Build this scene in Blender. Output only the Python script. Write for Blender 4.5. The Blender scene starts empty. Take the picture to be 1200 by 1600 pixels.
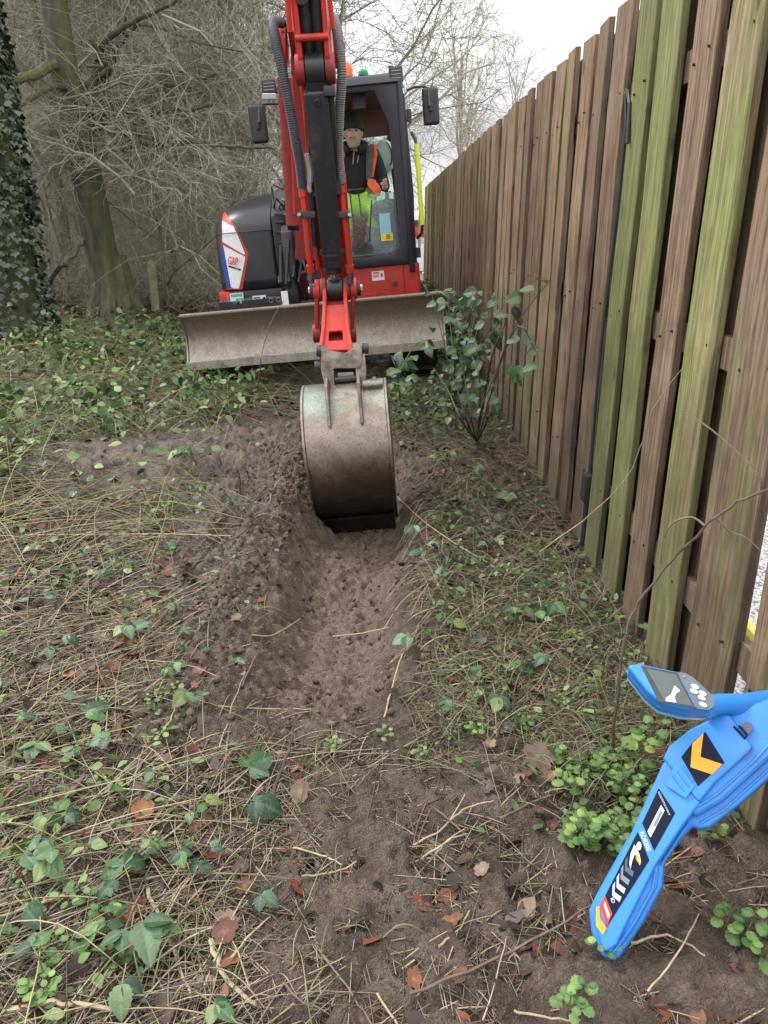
import bpy, bmesh, math, random
import numpy as np
from mathutils import Vector, Matrix, noise as mnoise

random.seed(7); RNG = np.random.default_rng(11)
C = bpy.context.scene.collection
scene = bpy.context.scene
R = math.radians

# ------------------------------------------------------------ camera
PITCH = R(20.8); F = 1202.0; CAMH = 1.45
cam_d = bpy.data.cameras.new('camera'); cam = bpy.data.objects.new('camera', cam_d); C.objects.link(cam)
cam_d.sensor_fit = 'VERTICAL'; cam_d.sensor_height = 24.0; cam_d.lens = 24.0*F/1600.0
cam_d.clip_start = 0.05; cam_d.clip_end = 2000
cam.location = (0, 0, CAMH); cam.rotation_euler = (R(90)-PITCH, 0, 0)
scene.camera = cam
scene.render.resolution_x = 768; scene.render.resolution_y = 1024

# ------------------------------------------------------------ world (overcast daylight)
SUN_EL, SUN_AZ = R(46), R(-58)          # ahead of the camera, to the left, behind cloud
w = bpy.data.worlds.new('World'); scene.world = w; w.use_nodes = True
nt = w.node_tree; nt.nodes.clear()
def N(nt, t, **k):
    n = nt.nodes.new(t)
    for a, b in k.items(): setattr(n, a, b)
    return n
out = N(nt, 'ShaderNodeOutputWorld'); bg = N(nt, 'ShaderNodeBackground'); bg.inputs['Strength'].default_value = 0.1
sky = N(nt, 'ShaderNodeTexSky', sky_type='NISHITA'); sky.sun_disc = False
sky.sun_elevation = SUN_EL; sky.sun_rotation = SUN_AZ
tc = N(nt, 'ShaderNodeTexCoord'); mp = N(nt, 'ShaderNodeMapping'); mp.inputs['Scale'].default_value = (1.0, 1.0, 3.2)
nz = N(nt, 'ShaderNodeTexNoise'); nz.inputs['Scale'].default_value = 2.6; nz.inputs['Detail'].default_value = 6; nz.inputs['Roughness'].default_value = .5
cr = N(nt, 'ShaderNodeValToRGB'); cr.color_ramp.elements[0].position = .36; cr.color_ramp.elements[0].color = (.74, .76, .80, 1)
cr.color_ramp.elements[1].position = .60; cr.color_ramp.elements[1].color = (1.2, 1.21, 1.22, 1)
sep = N(nt, 'ShaderNodeSeparateXYZ')
el = N(nt, 'ShaderNodeMapRange'); el.inputs['From Min'].default_value = 0.05; el.inputs['From Max'].default_value = 0.9
el.inputs['To Min'].default_value = 5.1; el.inputs['To Max'].default_value = 17.0
mul = N(nt, 'ShaderNodeVectorMath', operation='SCALE')
mix = N(nt, 'ShaderNodeMix', data_type='RGBA'); mix.inputs['Factor'].default_value = 0.93
L = nt.links.new
L(tc.outputs['Generated'], mp.inputs['Vector']); L(mp.outputs[0], nz.inputs['Vector']); L(nz.outputs['Fac'], cr.inputs['Fac'])
L(tc.outputs['Generated'], sep.inputs[0]); L(sep.outputs['Z'], el.inputs['Value'])
L(cr.outputs['Color'], mul.inputs[0]); L(el.outputs[0], mul.inputs['Scale'])
L(sky.outputs[0], mix.inputs['A']); L(mul.outputs[0], mix.inputs['B']); L(mix.outputs['Result'], bg.inputs['Color']); L(bg.outputs[0], out.inputs[0])

sun_d = bpy.data.lights.new('sun', 'SUN'); sun_d.energy = 1.5; sun_d.angle = R(16); sun_d.color = (1, .97, .92)
sun = bpy.data.objects.new('sun', sun_d); C.objects.link(sun)
sdir = Vector((math.sin(SUN_AZ)*math.cos(SUN_EL), math.cos(SUN_AZ)*math.cos(SUN_EL), math.sin(SUN_EL)))
sun.rotation_euler = sdir.to_track_quat('Z', 'Y').to_euler()
sun.location = (0, 0, 12)
scene.view_settings.view_transform = 'Standard'; scene.view_settings.look = 'None'
scene.view_settings.exposure = 0.95; scene.view_settings.gamma = 1; scene.view_settings.use_curve_mapping = False
scene.render.engine = 'CYCLES'

# ------------------------------------------------------------ helpers: pixels of the photograph to points of the place
cp, sp = math.cos(PITCH), math.sin(PITCH)
FWD = Vector((0, cp, -sp)); UPV = Vector((0, sp, cp)); RGT = Vector((1, 0, 0)); CAM = Vector((0, 0, CAMH))
def ray(px, py): return FWD + RGT*((px-600)/F) + UPV*((800-py)/F)
def P(px, py, zc): return CAM + ray(px, py)*zc
def G(px, py, z=0.0):
    r = ray(px, py); return CAM + r*((z-CAMH)/r.z)
def PY(px, py, Y):
    r = ray(px, py); return CAM + r*(Y/r.y)
def RP(px, py, p0, n):
    r = ray(px, py); return CAM + r*((p0-CAM).dot(n)/r.dot(n))
def sstep(a, b, x):
    t = np.clip((x-a)/(b-a), 0, 1); return t*t*(3-2*t)

# ------------------------------------------------------------ helpers: materials
MATS = {}
def material(name):
    m = bpy.data.materials.new(name); m.use_nodes = True; nt = m.node_tree
    b = nt.nodes['Principled BSDF']; MATS[name] = m
    return m, nt, b
def ramp(nt, fac, stops):
    r = N(nt, 'ShaderNodeValToRGB'); e = r.color_ramp.elements
    while len(e) < len(stops): e.new(.5)
    for i, (p, c) in enumerate(stops): e[i].position = p; e[i].color = (*c, 1)
    nt.links.new(fac, r.inputs['Fac']); return r.outputs['Color']
def noise_n(nt, vec, scale, detail=4, rough=.55, dist=0):
    n = N(nt, 'ShaderNodeTexNoise'); n.inputs['Scale'].default_value = scale; n.inputs['Detail'].default_value = detail
    n.inputs['Roughness'].default_value = rough; n.inputs['Distortion'].default_value = dist
    if vec is not None: nt.links.new(vec, n.inputs['Vector'])
    return n.outputs['Fac']
def mixc(nt, f, a, b, mode='MIX'):
    m = N(nt, 'ShaderNodeMix', data_type='RGBA', blend_type=mode)
    for s, v in (('Factor', f), ('A', a), ('B', b)):
        if isinstance(v, (int, float)): m.inputs[s].default_value = v
        elif isinstance(v, tuple): m.inputs[s].default_value = (*v, 1)
        else: nt.links.new(v, m.inputs[s])
    return m.outputs['Result']
def maprange(nt, v, a, b, c, d):
    m = N(nt, 'ShaderNodeMapRange')
    for i, x in zip(('From Min', 'From Max', 'To Min', 'To Max'), (a, b, c, d)): m.inputs[i].default_value = x
    nt.links.new(v, m.inputs['Value']); return m.outputs[0]
def bump(nt, b, h, strength=.5, dist=.01):
    n = N(nt, 'ShaderNodeBump'); n.inputs['Strength'].default_value = strength; n.inputs['Distance'].default_value = dist
    nt.links.new(h, n.inputs['Height']); nt.links.new(n.outputs[0], b.inputs['Normal'])
def mapping(nt, scale=(1, 1, 1), coord='Object'):
    t = N(nt, 'ShaderNodeTexCoord'); m = N(nt, 'ShaderNodeMapping'); m.inputs['Scale'].default_value = scale
    nt.links.new(t.outputs[coord], m.inputs['Vector']); return m.outputs[0]

def paint(name, col, rough=.4, dirt=(.16, .12, .09), amount=.35, scale=6, metal=0, bumpd=0.0015, fine=60):
    """a painted or plastic surface with patches of dried mud, scuffs and fine speckle"""
    m, nt, b = material(name); v = mapping(nt)
    n1 = noise_n(nt, v, scale, 7, .65); n2 = noise_n(nt, v, fine, 3, .6)
    f = maprange(nt, n1, .62-amount*.35, .78, 0, 1)
    f2 = maprange(nt, n2, .5, .75, 0, amount*.8)
    mx = N(nt, 'ShaderNodeMath', operation='MAXIMUM'); nt.links.new(f, mx.inputs[0]); nt.links.new(f2, mx.inputs[1])
    mu = N(nt, 'ShaderNodeMath', operation='MULTIPLY'); nt.links.new(mx.outputs[0], mu.inputs[0]); mu.inputs[1].default_value = min(1, amount*1.6)
    shade = mixc(nt, maprange(nt, noise_n(nt, v, scale*.4, 3), .3, .7, 0, .5), col, tuple(c*.8 for c in col))
    c = mixc(nt, mu.outputs[0], shade, dirt)
    nt.links.new(c, b.inputs['Base Color']); nt.links.new(maprange(nt, mu.outputs[0], 0, 1, rough, .85), b.inputs['Roughness'])
    b.inputs['Metallic'].default_value = metal
    bump(nt, b, n2, .4, bumpd); return m
def plain(name, col, rough=.5, metal=0, var=.25, scale=20):
    m, nt, b = material(name); v = mapping(nt)
    c = mixc(nt, maprange(nt, noise_n(nt, v, scale, 5, .6), .3, .7, 0, 1), tuple(x*(1-var) for x in col), tuple(min(1, x*(1+var)) for x in col))
    nt.links.new(c, b.inputs['Base Color']); b.inputs['Roughness'].default_value = rough; b.inputs['Metallic'].default_value = metal
    return m
def tinted(name, stops, rough=.6, spec=.3, trans=0, bumpscale=0):
    """colour picked per leaf or stem from the 'tint' attribute"""
    m, nt, b = material(name); a = N(nt, 'ShaderNodeAttribute', attribute_name='tint')
    v = mapping(nt)
    c = ramp(nt, a.outputs['Fac'], stops)
    n = noise_n(nt, v, 90, 3, .6)
    c = mixc(nt, maprange(nt, n, .3, .7, .0, .55), c, mixc(nt, 1.0, c, (.45, .45, .42), 'MULTIPLY'))
    nt.links.new(c, b.inputs['Base Color']); b.inputs['Roughness'].default_value = rough
    b.inputs['Specular IOR Level'].default_value = spec
    if bumpscale: bump(nt, b, noise_n(nt, v, bumpscale, 3), .5, .003)
    if trans:
        tr = N(nt, 'ShaderNodeBsdfTranslucent'); nt.links.new(c, tr.inputs['Color'])
        ms = N(nt, 'ShaderNodeMixShader'); ms.inputs[0].default_value = trans
        o = nt.nodes['Material Output']; nt.links.new(b.outputs[0], ms.inputs[1]); nt.links.new(tr.outputs[0], ms.inputs[2]); nt.links.new(ms.outputs[0], o.inputs[0])
    return m
def infotint(name, stops, rough=.5, trans=.15, spec=.5, veins=True):
    """colour picked per object (leaf parts)"""
    m, nt, b = material(name); a = N(nt, 'ShaderNodeObjectInfo'); v = mapping(nt)
    c = ramp(nt, a.outputs['Random'], stops)
    n = noise_n(nt, v, 60, 4, .6)
    c = mixc(nt, maprange(nt, n, .35, .65, 0, .6), c, mixc(nt, 1.0, c, (.5, .55, .45), 'MULTIPLY'))
    if veins:
        uv = N(nt, 'ShaderNodeAttribute', attribute_name='vein')
        c = mixc(nt, maprange(nt, uv.outputs['Fac'], .2, 1, 0, .5), c, mixc(nt, .22, c, (.6, .7, .45)))
    nt.links.new(c, b.inputs['Base Color']); b.inputs['Roughness'].default_value = rough
    b.inputs['Specular IOR Level'].default_value = spec
    bump(nt, b, noise_n(nt, v, 120, 2), .35, .002)
    tr = N(nt, 'ShaderNodeBsdfTranslucent'); nt.links.new(c, tr.inputs['Color'])
    ms = N(nt, 'ShaderNodeMixShader'); ms.inputs[0].default_value = trans
    o = nt.nodes['Material Output']; nt.links.new(b.outputs[0], ms.inputs[1]); nt.links.new(tr.outputs[0], ms.inputs[2]); nt.links.new(ms.outputs[0], o.inputs[0])
    return m

RED = paint('red_paint', (.62, .030, .016), .33, (.09, .06, .045), .55, 11)
DRED = paint('worn_red_paint', (.38, .022, .018), .42, (.05, .035, .03), .75, 13)
BLACKP = paint('black_paint', (.022, .024, .028), .38, (.12, .10, .08), .28, 8)
HOODP = paint('hood_plastic', (.020, .023, .028), .3, (.09, .085, .08), .22, 3)
CABP = paint('cab_paint', (.018, .021, .03), .35, (.1, .09, .08), .18, 5)
RUBBER = paint('rubber', (.012, .012, .013), .7, (.09, .07, .055), .5, 9)
WORNBLK = paint('scraped_black_paint', (.022, .025, .03), .38, (.16, .11, .08), .26, 10)
GREASE = paint('greasy_steel', (.045, .042, .04), .42, (.13, .10, .08), .4, 14, .3)
CHROME = plain('chrome', (.5, .5, .47), .25, 1.0)
HITCH = paint('hitch_steel', (.24, .20, .165), .38, (.07, .052, .04), .6, 16, .6)
WHITEP = plain('white_sticker', (.72, .74, .75), .45, 0, .06)
HOSE = plain('hose_sleeve_grey', (.16, .16, .16), .6, 0, .3, 60)
HOSEB = plain('hose_sleeve_blue_grey', (.06, .075, .09), .6, 0, .3, 60)
LIME = plain('lime_yellow', (.62, .75, .02), .45, 0, .06)
HIVIS = plain('hivis_yellow', (.50, .95, .03), .7, 0, .12, 14)
HIORANGE = plain('hivis_orange', (.85, .12, .03), .7, 0, .1)
SILVER = plain('reflective_grey', (.42, .44, .44), .5, 0, .12)
CLOTH = plain('black_cloth', (.018, .018, .02), .85, 0, .3, 10)
GREYCL = plain('grey_cloth', (.09, .10, .11), .85, 0, .3, 14)
HAT = plain('dark_green_knit', (.028, .045, .03), .9, 0, .3, 90)
SKIN = plain('skin', (.62, .40, .31), .5, 0, .12, 30)
HAIR = plain('dark_hair', (.04, .03, .025), .7)
AMBER = plain('amber_lens', (.9, .12, .01), .3, 0, .05)
GREENL = plain('green_lens', (.0, .22, .09), .3, 0, .05)
SEATM = plain('seat_cloth', (.05, .05, .055), .8)
CLINER = plain('cab_lining', (.22, .09, .07), .8, 0, .2, 5)
PALEG = plain('pale_grey_plastic', (.72, .73, .70), .5, 0, .1)
NAVY = plain('navy_print', (.004, .009, .024), .55, 0, .1); NAVY.node_tree.nodes['Principled BSDF'].inputs['Specular IOR Level'].default_value = .15
ORANGE = plain('orange_print', (.95, .33, .0), .4, 0, .03)
REDPR = plain('red_print', (.7, .03, .03), .4, 0, .05)
BLUEPR = plain('blue_print', (.02, .07, .38), .4, 0, .05)
SKYPR = plain('pale_blue_print', (.28, .55, .66), .4, 0, .05)
YELPR = plain('yellow_print', (.72, .62, .05), .4, 0, .05)
GREENPR = plain('green_print', (.1, .42, .28), .4, 0, .1)
GREYPR = plain('grey_print', (.40, .44, .50), .4, 0, .04)
GREYPR2 = plain('grey_print_mid', (.16, .19, .25), .4, 0, .04)
GREYPR3 = plain('grey_print_dark', (.06, .08, .125), .4, 0, .04)
BLUEPL = paint('blue_plastic', (.028, .22, .64), .4, (.10, .12, .15), .24, 14, 0, .0006, 220)
LCD = plain('lcd_screen', (.055, .07, .06), .12, 0, .15, 12)
GREYKEY = plain('keypad_grey', (.10, .12, .14), .45, 0, .1)
BTN = plain('button_grey', (.42, .48, .55), .4, 0, .05)
YELRAIL = plain('yellow_rail_paint', (.75, .66, .12), .45, 0, .1)
CARRED = plain('red_car_paint', (.5, .02, .03), .25, 0, .05)
CARWHITE = plain('white_car_paint', (.75, .76, .78), .25, 0, .04)
DGLASS = plain('dark_car_glass', (.03, .035, .04), .08, 0, .1)
TYRE = plain('tyre_rubber', (.015, .015, .015), .8)

def glassmat(name, tint=(.82, .93, .90), dirtamt=.5, alpha=.12):
    m, nt, b = material(name); v = mapping(nt)
    nt.nodes.remove(b)
    o = nt.nodes['Material Output']
    tr = N(nt, 'ShaderNodeBsdfTransparent'); tr.inputs[0].default_value = (*tint, 1)
    gl = N(nt, 'ShaderNodeBsdfGlossy'); gl.inputs['Roughness'].default_value = .03
    di = N(nt, 'ShaderNodeBsdfDiffuse'); di.inputs[0].default_value = (.42, .46, .46, 1)
    m1 = N(nt, 'ShaderNodeMixShader'); m1.inputs[0].default_value = alpha
    nt.links.new(tr.outputs[0], m1.inputs[1]); nt.links.new(gl.outputs[0], m1.inputs[2])
    m2 = N(nt, 'ShaderNodeMixShader')
    f = maprange(nt, noise_n(nt, v, 75, 3, .7), .52, .66, 0, dirtamt)
    f2 = maprange(nt, noise_n(nt, v, 3, 3, .6), .42, .62, 0, 1)
    mu = N(nt, 'ShaderNodeMath', operation='MULTIPLY'); nt.links.new(f, mu.inputs[0]); nt.links.new(f2, mu.inputs[1])
    ad = N(nt, 'ShaderNodeMath', operation='ADD'); nt.links.new(mu.outputs[0], ad.inputs[0]); ad.inputs[1].default_value = dirtamt*.12
    nt.links.new(ad.outputs[0], m2.inputs[0]); nt.links.new(m1.outputs[0], m2.inputs[1]); nt.links.new(di.outputs[0], m2.inputs[2])
    nt.links.new(m2.outputs[0], o.inputs[0]); return m
GLASSD = glassmat('dirty_windscreen_glass', dirtamt=.6, alpha=.07)
GLASS = glassmat('cab_glass', dirtamt=.12, alpha=.06)

def steelmat(name, top, low, axis_lo, axis_hi, speck=.6, scale=5):
    """bare worn steel: dried mud crust, polished scrape marks and rust"""
    m, nt, b = material(name); v = mapping(nt, (1, 1, 1)); vs = mapping(nt, (9, 9, 1.6))
    sp_ = N(nt, 'ShaderNodeSeparateXYZ'); nt.links.new(v, sp_.inputs[0])
    g = maprange(nt, sp_.outputs['Z'], axis_lo, axis_hi, 0, 1)
    n = noise_n(nt, v, scale, 7, .65); ad = N(nt, 'ShaderNodeMath', operation='ADD')
    nt.links.new(g, ad.inputs[0]); nt.links.new(maprange(nt, n, .2, .8, -.35, .35), ad.inputs[1])
    c = mixc(nt, maprange(nt, ad.outputs[0], .15, .85, 0, 1), low, top)
    st = noise_n(nt, vs, 2.5, 5, .7)
    c = mixc(nt, maprange(nt, st, .45, .7, 0, .6), c, tuple(x*.45 for x in low))
    s = noise_n(nt, v, 110, 3, .7)
    c = mixc(nt, maprange(nt, s, .5, .68, 0, speck), c, (.055, .045, .045))
    nt.links.new(c, b.inputs['Base Color'])
    nt.links.new(maprange(nt, n, .3, .7, .38, .75), b.inputs['Roughness']); b.inputs['Metallic'].default_value = .25
    bump(nt, b, s, .6, .004); return m
BLADE = steelmat('dozer_blade_steel', (.25, .19, .14), (.40, .345, .29), .32, .62, .8)

# ------------------------------------------------------------ helpers: meshes
class MB:
    def __init__(s): s.v = []; s.f = []
    def add(s, v, f):
        o = len(s.v); s.v += [Vector(x) for x in v]; s.f += [tuple(i+o for i in q) for q in f]; return s
    def box(s, c, d, rot=None, taper=1.0):
        a, b, h = d[0]/2, d[1]/2, d[2]/2
        vs = [Vector((x*a*(taper if z > 0 else 1), y*b*(taper if z > 0 else 1), z*h)) for z in (-1, 1) for x, y in ((-1, -1), (1, -1), (1, 1), (-1, 1))]
        if rot is not None: vs = [rot @ q for q in vs]
        c = Vector(c)
        return s.add([q+c for q in vs], [(3, 2, 1, 0), (4, 5, 6, 7), (0, 1, 5, 4), (1, 2, 6, 5), (2, 3, 7, 6), (3, 0, 4, 7)])
    def tube(s, pts, r, n=8, caps=True, flat=None):
        pts = [Vector(p) for p in pts]; K = len(pts)
        if not hasattr(r, '__len__'): r = [r]*K
        vs = []; prev = None
        for i, p in enumerate(pts):
            t = (pts[min(i+1, K-1)]-pts[max(i-1, 0)]).normalized()
            if prev is None:
                u = t.cross(Vector((0, 0, 1)) if abs(t.z) < .9 else Vector((1, 0, 0))).normalized()
            else:
                u = (prev - t*prev.dot(t)).normalized()
            prev = u; q = t.cross(u)
            for k in range(n):
                a = 2*math.pi*(k+.5)/n; vs.append(p+(u*math.cos(a)+q*math.sin(a))*r[i])
        fs = [(i*n+k, i*n+(k+1) % n, (i+1)*n+(k+1) % n, (i+1)*n+k) for i in range(K-1) for k in range(n)]
        if caps: fs += [tuple(range(n))[::-1], tuple((K-1)*n+k for k in range(n))]
        return s.add(vs, fs)
    def cyl(s, a, b, r, n=14): return s.tube([a, b], r, n)
    def extrude(s, poly, d):
        """poly: 3-D points in order, d: vector"""
        n = len(poly); d = Vector(d); poly = [Vector(p) for p in poly]
        s.add(poly+[p+d for p in poly], [tuple(range(n)), tuple(range(n, 2*n))[::-1]]+[(i, i+n, (i+1) % n+n, (i+1) % n) for i in range(n)]); return s
    def ring(s, outer, inner, d):
        n = len(outer); d = Vector(d); o = [Vector(p) for p in outer]; i_ = [Vector(p) for p in inner]
        vs = o+i_+[p+d for p in o]+[p+d for p in i_]; fs = []
        for k in range(n):
            m = (k+1) % n
            fs += [(k, m, n+m, n+k), (2*n+m, 2*n+k, 3*n+k, 3*n+m), (m, k, 2*n+k, 2*n+m), (n+k, n+m, 3*n+m, 3*n+k)]
        return s.add(vs, fs)
    def loft(s, secs, caps=True):
        n = len(secs[0]); vs = [Vector(p) for q in secs for p in q]; K = len(secs)
        fs = [(i*n+k, i*n+(k+1) % n, (i+1)*n+(k+1) % n, (i+1)*n+k) for i in range(K-1) for k in range(n)]
        if caps: fs += [tuple(range(n))[::-1], tuple((K-1)*n+k for k in range(n))]
        return s.add(vs, fs)
    def sheet(s, grid):
        n = len(grid[0]); vs = [Vector(p) for q in grid for p in q]
        return s.add(vs, [(i*n+k, i*n+k+1, (i+1)*n+k+1, (i+1)*n+k) for i in range(len(grid)-1) for k in range(n-1)])
    def ball(s, c, r, n=12, m=8):
        if not hasattr(r, '__len__'): r = (r, r, r)
        secs = []
        for i in range(m+1):
            a = -math.pi/2+math.pi*(i*.98+.01*m)/m
            secs.append([Vector(c)+Vector((r[0]*math.cos(a)*math.cos(2*math.pi*k/n), r[1]*math.cos(a)*math.sin(2*math.pi*k/n), r[2]*math.sin(a))) for k in range(n)])
        return s.loft(secs)

def link(name, me, mat, parent=None):
    o = bpy.data.objects.new(name, me); C.objects.link(o)
    if mat is not None:
        if not isinstance(mat, (list, tuple)): mat = [mat]
        if len(me.materials) == 0:
            for m in mat: me.materials.append(m)
    if parent is not None: o.parent = parent
    return o
def worldm(o):
    m = Matrix.LocRotScale(o.location, o.rotation_euler, o.scale)
    return worldm(o.parent) @ m if o.parent else m
def obj(name, mb, mat, parent=None, smooth=False, bevel=0, seg=1, local=False, solid=0, angle=35):
    """one mesh object; vertices are authored in world space unless local=True"""
    vs = mb.v
    if parent is not None and not local:
        inv = worldm(parent).inverted(); vs = [inv @ p for p in vs]
    me = bpy.data.meshes.new(name); bm = bmesh.new()
    bv = [bm.verts.new(p) for p in vs]
    for f in mb.f:
        try: bm.faces.new([bv[i] for i in f])
        except ValueError: pass
    bmesh.ops.recalc_face_normals(bm, faces=bm.faces)
    if bevel:
        ed = [e for e in bm.edges if len(e.link_faces) == 2 and e.calc_face_angle(0) > R(28)]
        bmesh.ops.bevel(bm, geom=ed, offset=bevel, segments=seg, affect='EDGES', profile=.6)
    if smooth or (bevel and seg > 1):
        for f in bm.faces: f.smooth = True
        for e in bm.edges:
            if len(e.link_faces) == 2 and e.calc_face_angle(0) > R(angle): e.smooth = False
    bm.to_mesh(me); bm.free()
    o = link(name, me, mat, parent)
    if solid:
        s = o.modifiers.new('solid', 'SOLIDIFY'); s.thickness = solid; s.offset = 0
    return o
def thing(name, label, cat, loc=(0, 0, 0), rot=(0, 0, 0), group=None):
    o = bpy.data.objects.new(name, None); C.objects.link(o); o.location = loc; o.rotation_euler = rot
    o.empty_display_size = .1; return tag(o, label, cat, group)
def tag(o, label, cat, group=None, kind=None):
    if label: o['label'] = label
    if cat: o['category'] = cat
    if group: o['group'] = group
    if kind: o['kind'] = kind
    return o
def big(name, V, Fc, mat, attrs=None, smooth=False, parent=None):
    """mesh from numpy arrays; all faces have the same number of corners"""
    me = bpy.data.meshes.new(name); V = np.asarray(V, np.float32); Fc = np.asarray(Fc, np.int32); n, k = Fc.shape
    me.vertices.add(len(V)); me.vertices.foreach_set('co', V.ravel())
    me.loops.add(n*k); me.loops.foreach_set('vertex_index', Fc.ravel())
    me.polygons.add(n); me.polygons.foreach_set('loop_start', np.arange(0, n*k, k, dtype=np.int32)); me.polygons.foreach_set('loop_total', np.full(n, k, np.int32))
    if smooth: me.polygons.foreach_set('use_smooth', np.ones(n, bool))
    me.update(calc_edges=True)
    for a, val in (attrs or {}).items():
        at = me.attributes.new(a, 'FLOAT', 'POINT'); at.data.foreach_set('value', np.asarray(val, np.float32))
    return link(name, me, mat, parent)
def bulk_tubes(Pts, Rad, sides=3):
    """Pts (N,K,3), Rad (N,K) -> verts, quads, index of the tube for each vertex"""
    Nn, K, _ = Pts.shape
    T = np.gradient(Pts, axis=1); T /= np.linalg.norm(T, axis=2, keepdims=True)+1e-9
    ref = np.where(np.abs(T[..., 2:3]) < .9, np.array([0, 0, 1.]), np.array([1., 0, 0]))
    U = np.cross(T, ref); U /= np.linalg.norm(U, axis=2, keepdims=True)+1e-9; W = np.cross(T, U)
    a = 2*np.pi*np.arange(sides)/sides
    V = Pts[:, :, None, :]+Rad[:, :, None, None]*(U[:, :, None, :]*np.cos(a)[None, None, :, None]+W[:, :, None, :]*np.sin(a)[None, None, :, None])
    idx = np.arange(Nn*K*sides).reshape(Nn, K, sides)
    q = np.stack([idx[:, :-1, :], np.roll(idx, -1, 2)[:, :-1, :], np.roll(idx, -1, 2)[:, 1:, :], idx[:, 1:, :]], -1)
    return V.reshape(-1, 3), q.reshape(-1, 4), np.repeat(np.arange(Nn), K*sides)
def bulk_stamp(tv, tf, pos, rot, scale):
    """template verts tv (n,3), faces tf (m,k); pos (N,3), rot (N,3,3), scale (N,)"""
    V = np.einsum('nij,vj->nvi', rot, tv)*scale[:, None, None]+pos[:, None, :]
    Nn = len(pos); n = len(tv)
    Fc = tf[None]+(np.arange(Nn)*n)[:, None, None]
    return V.reshape(-1, 3), Fc.reshape(-1, tf.shape[1]), np.repeat(np.arange(Nn), n)
def rots(yaw, tilt, roll):
    """N rotation matrices: roll about y, tilt about x, then yaw about z"""
    cy, sy, ct, st, cr_, sr = np.cos(yaw), np.sin(yaw), np.cos(tilt), np.sin(tilt), np.cos(roll), np.sin(roll)
    z = np.zeros_like(cy); o = np.ones_like(cy)
    Rz = np.stack([np.stack([cy, -sy, z], -1), np.stack([sy, cy, z], -1), np.stack([z, z, o], -1)], -2)
    Rx = np.stack([np.stack([o, z, z], -1), np.stack([z, ct, -st], -1), np.stack([z, st, ct], -1)], -2)
    Ry = np.stack([np.stack([cr_, z, sr], -1), np.stack([z, o, z], -1), np.stack([-sr, z, cr_], -1)], -2)
    return Rz @ Rx @ Ry
def text(body, size, origin, right, up, mat, parent, name='lettering', depth=.0006, align='LEFT', shear=0, squeeze=1, bold=0):
    cu = bpy.data.curves.new('t', 'FONT'); cu.body = body; cu.size = size; cu.align_x = align; cu.extrude = 0; cu.shear = shear; cu.resolution_u = 3
    cu.offset = bold
    t = bpy.data.objects.new('t', cu); C.objects.link(t)
    bpy.context.view_layer.update()
    me = bpy.data.meshes.new_from_object(t.evaluated_get(bpy.context.evaluated_depsgraph_get()))
    bpy.data.objects.remove(t)
    right = Vector(right).normalized(); up = Vector(up); up = (up-right*up.dot(right)).normalized(); nn = right.cross(up)
    inv = worldm(parent).inverted()
    for v in me.vertices: v.co = inv @ (Vector(origin)+right*v.co.x*squeeze+up*v.co.y+nn*depth)
    me.materials.clear()
    return link(name, me, mat, parent)

# ============================================================ GROUND
_TAB = {}
def vnoise(x, y, f, seed):
    """smooth value noise, vectorised"""
    T = _TAB.get(seed)
    if T is None: T = _TAB[seed] = np.random.default_rng(seed).random((256, 256))
    X = x*f+seed*3.7; Y = y*f+seed*1.9
    xi = np.floor(X).astype(int); yi = np.floor(Y).astype(int); fx = X-xi; fy = Y-yi
    fx = fx*fx*(3-2*fx); fy = fy*fy*(3-2*fy)
    g = lambda a, b: T[a % 256, b % 256]
    return (g(xi, yi)*(1-fx)+g(xi+1, yi)*fx)*(1-fy)+(g(xi, yi+1)*(1-fx)+g(xi+1, yi+1)*fx)*fy
def fbm(x, y, f, oct, seed, gain=.55):
    s = 0; a = 1; t = 0
    for i in range(oct): s = s+a*(vnoise(x, y, f, seed+i)-.5); t += a; a *= gain; f *= 2.03
    return s/t*2
def xc(y): return -.215+.062*(np.asarray(y)-2.2)
def lumps(x, y, f, seed):
    """rounded crumbs packed against each other (cellular), 0..1"""
    J = _TAB.get(('l', seed))
    if J is None: J = _TAB[('l', seed)] = np.random.default_rng(seed).random((256, 256, 3))
    X = x*f; Y = y*f; xi = np.floor(X).astype(int); yi = np.floor(Y).astype(int); best = np.zeros(np.shape(X))
    for dx in (-1, 0, 1):
        for dy in (-1, 0, 1):
            j = J[(xi+dx) % 256, (yi+dy) % 256]; R_ = .35+.55*j[..., 2]
            d2 = ((xi+dx+j[..., 0]-X)**2+(yi+dy+j[..., 1]-Y)**2)/R_**2
            best = np.maximum(best, np.sqrt(np.clip(1-d2, 0, 1))*R_)
    return best
def trench(x, y):
    """0..1 inside the scraped trench"""
    wv = .03*fbm(x*0+1, y, 3, 3, 5)
    d = np.abs(x-xc(y)+wv+.05*fbm(x, y, 4, 2, 8)); hw = .228+.02*np.sin(y*4)
    m = 1-sstep(hw-.12, hw+.06, d)
    return m*sstep(1.92, 2.35, y+.06*fbm(x, y, 5, 2, 9))*(1-sstep(4.35, 4.8, y))
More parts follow.
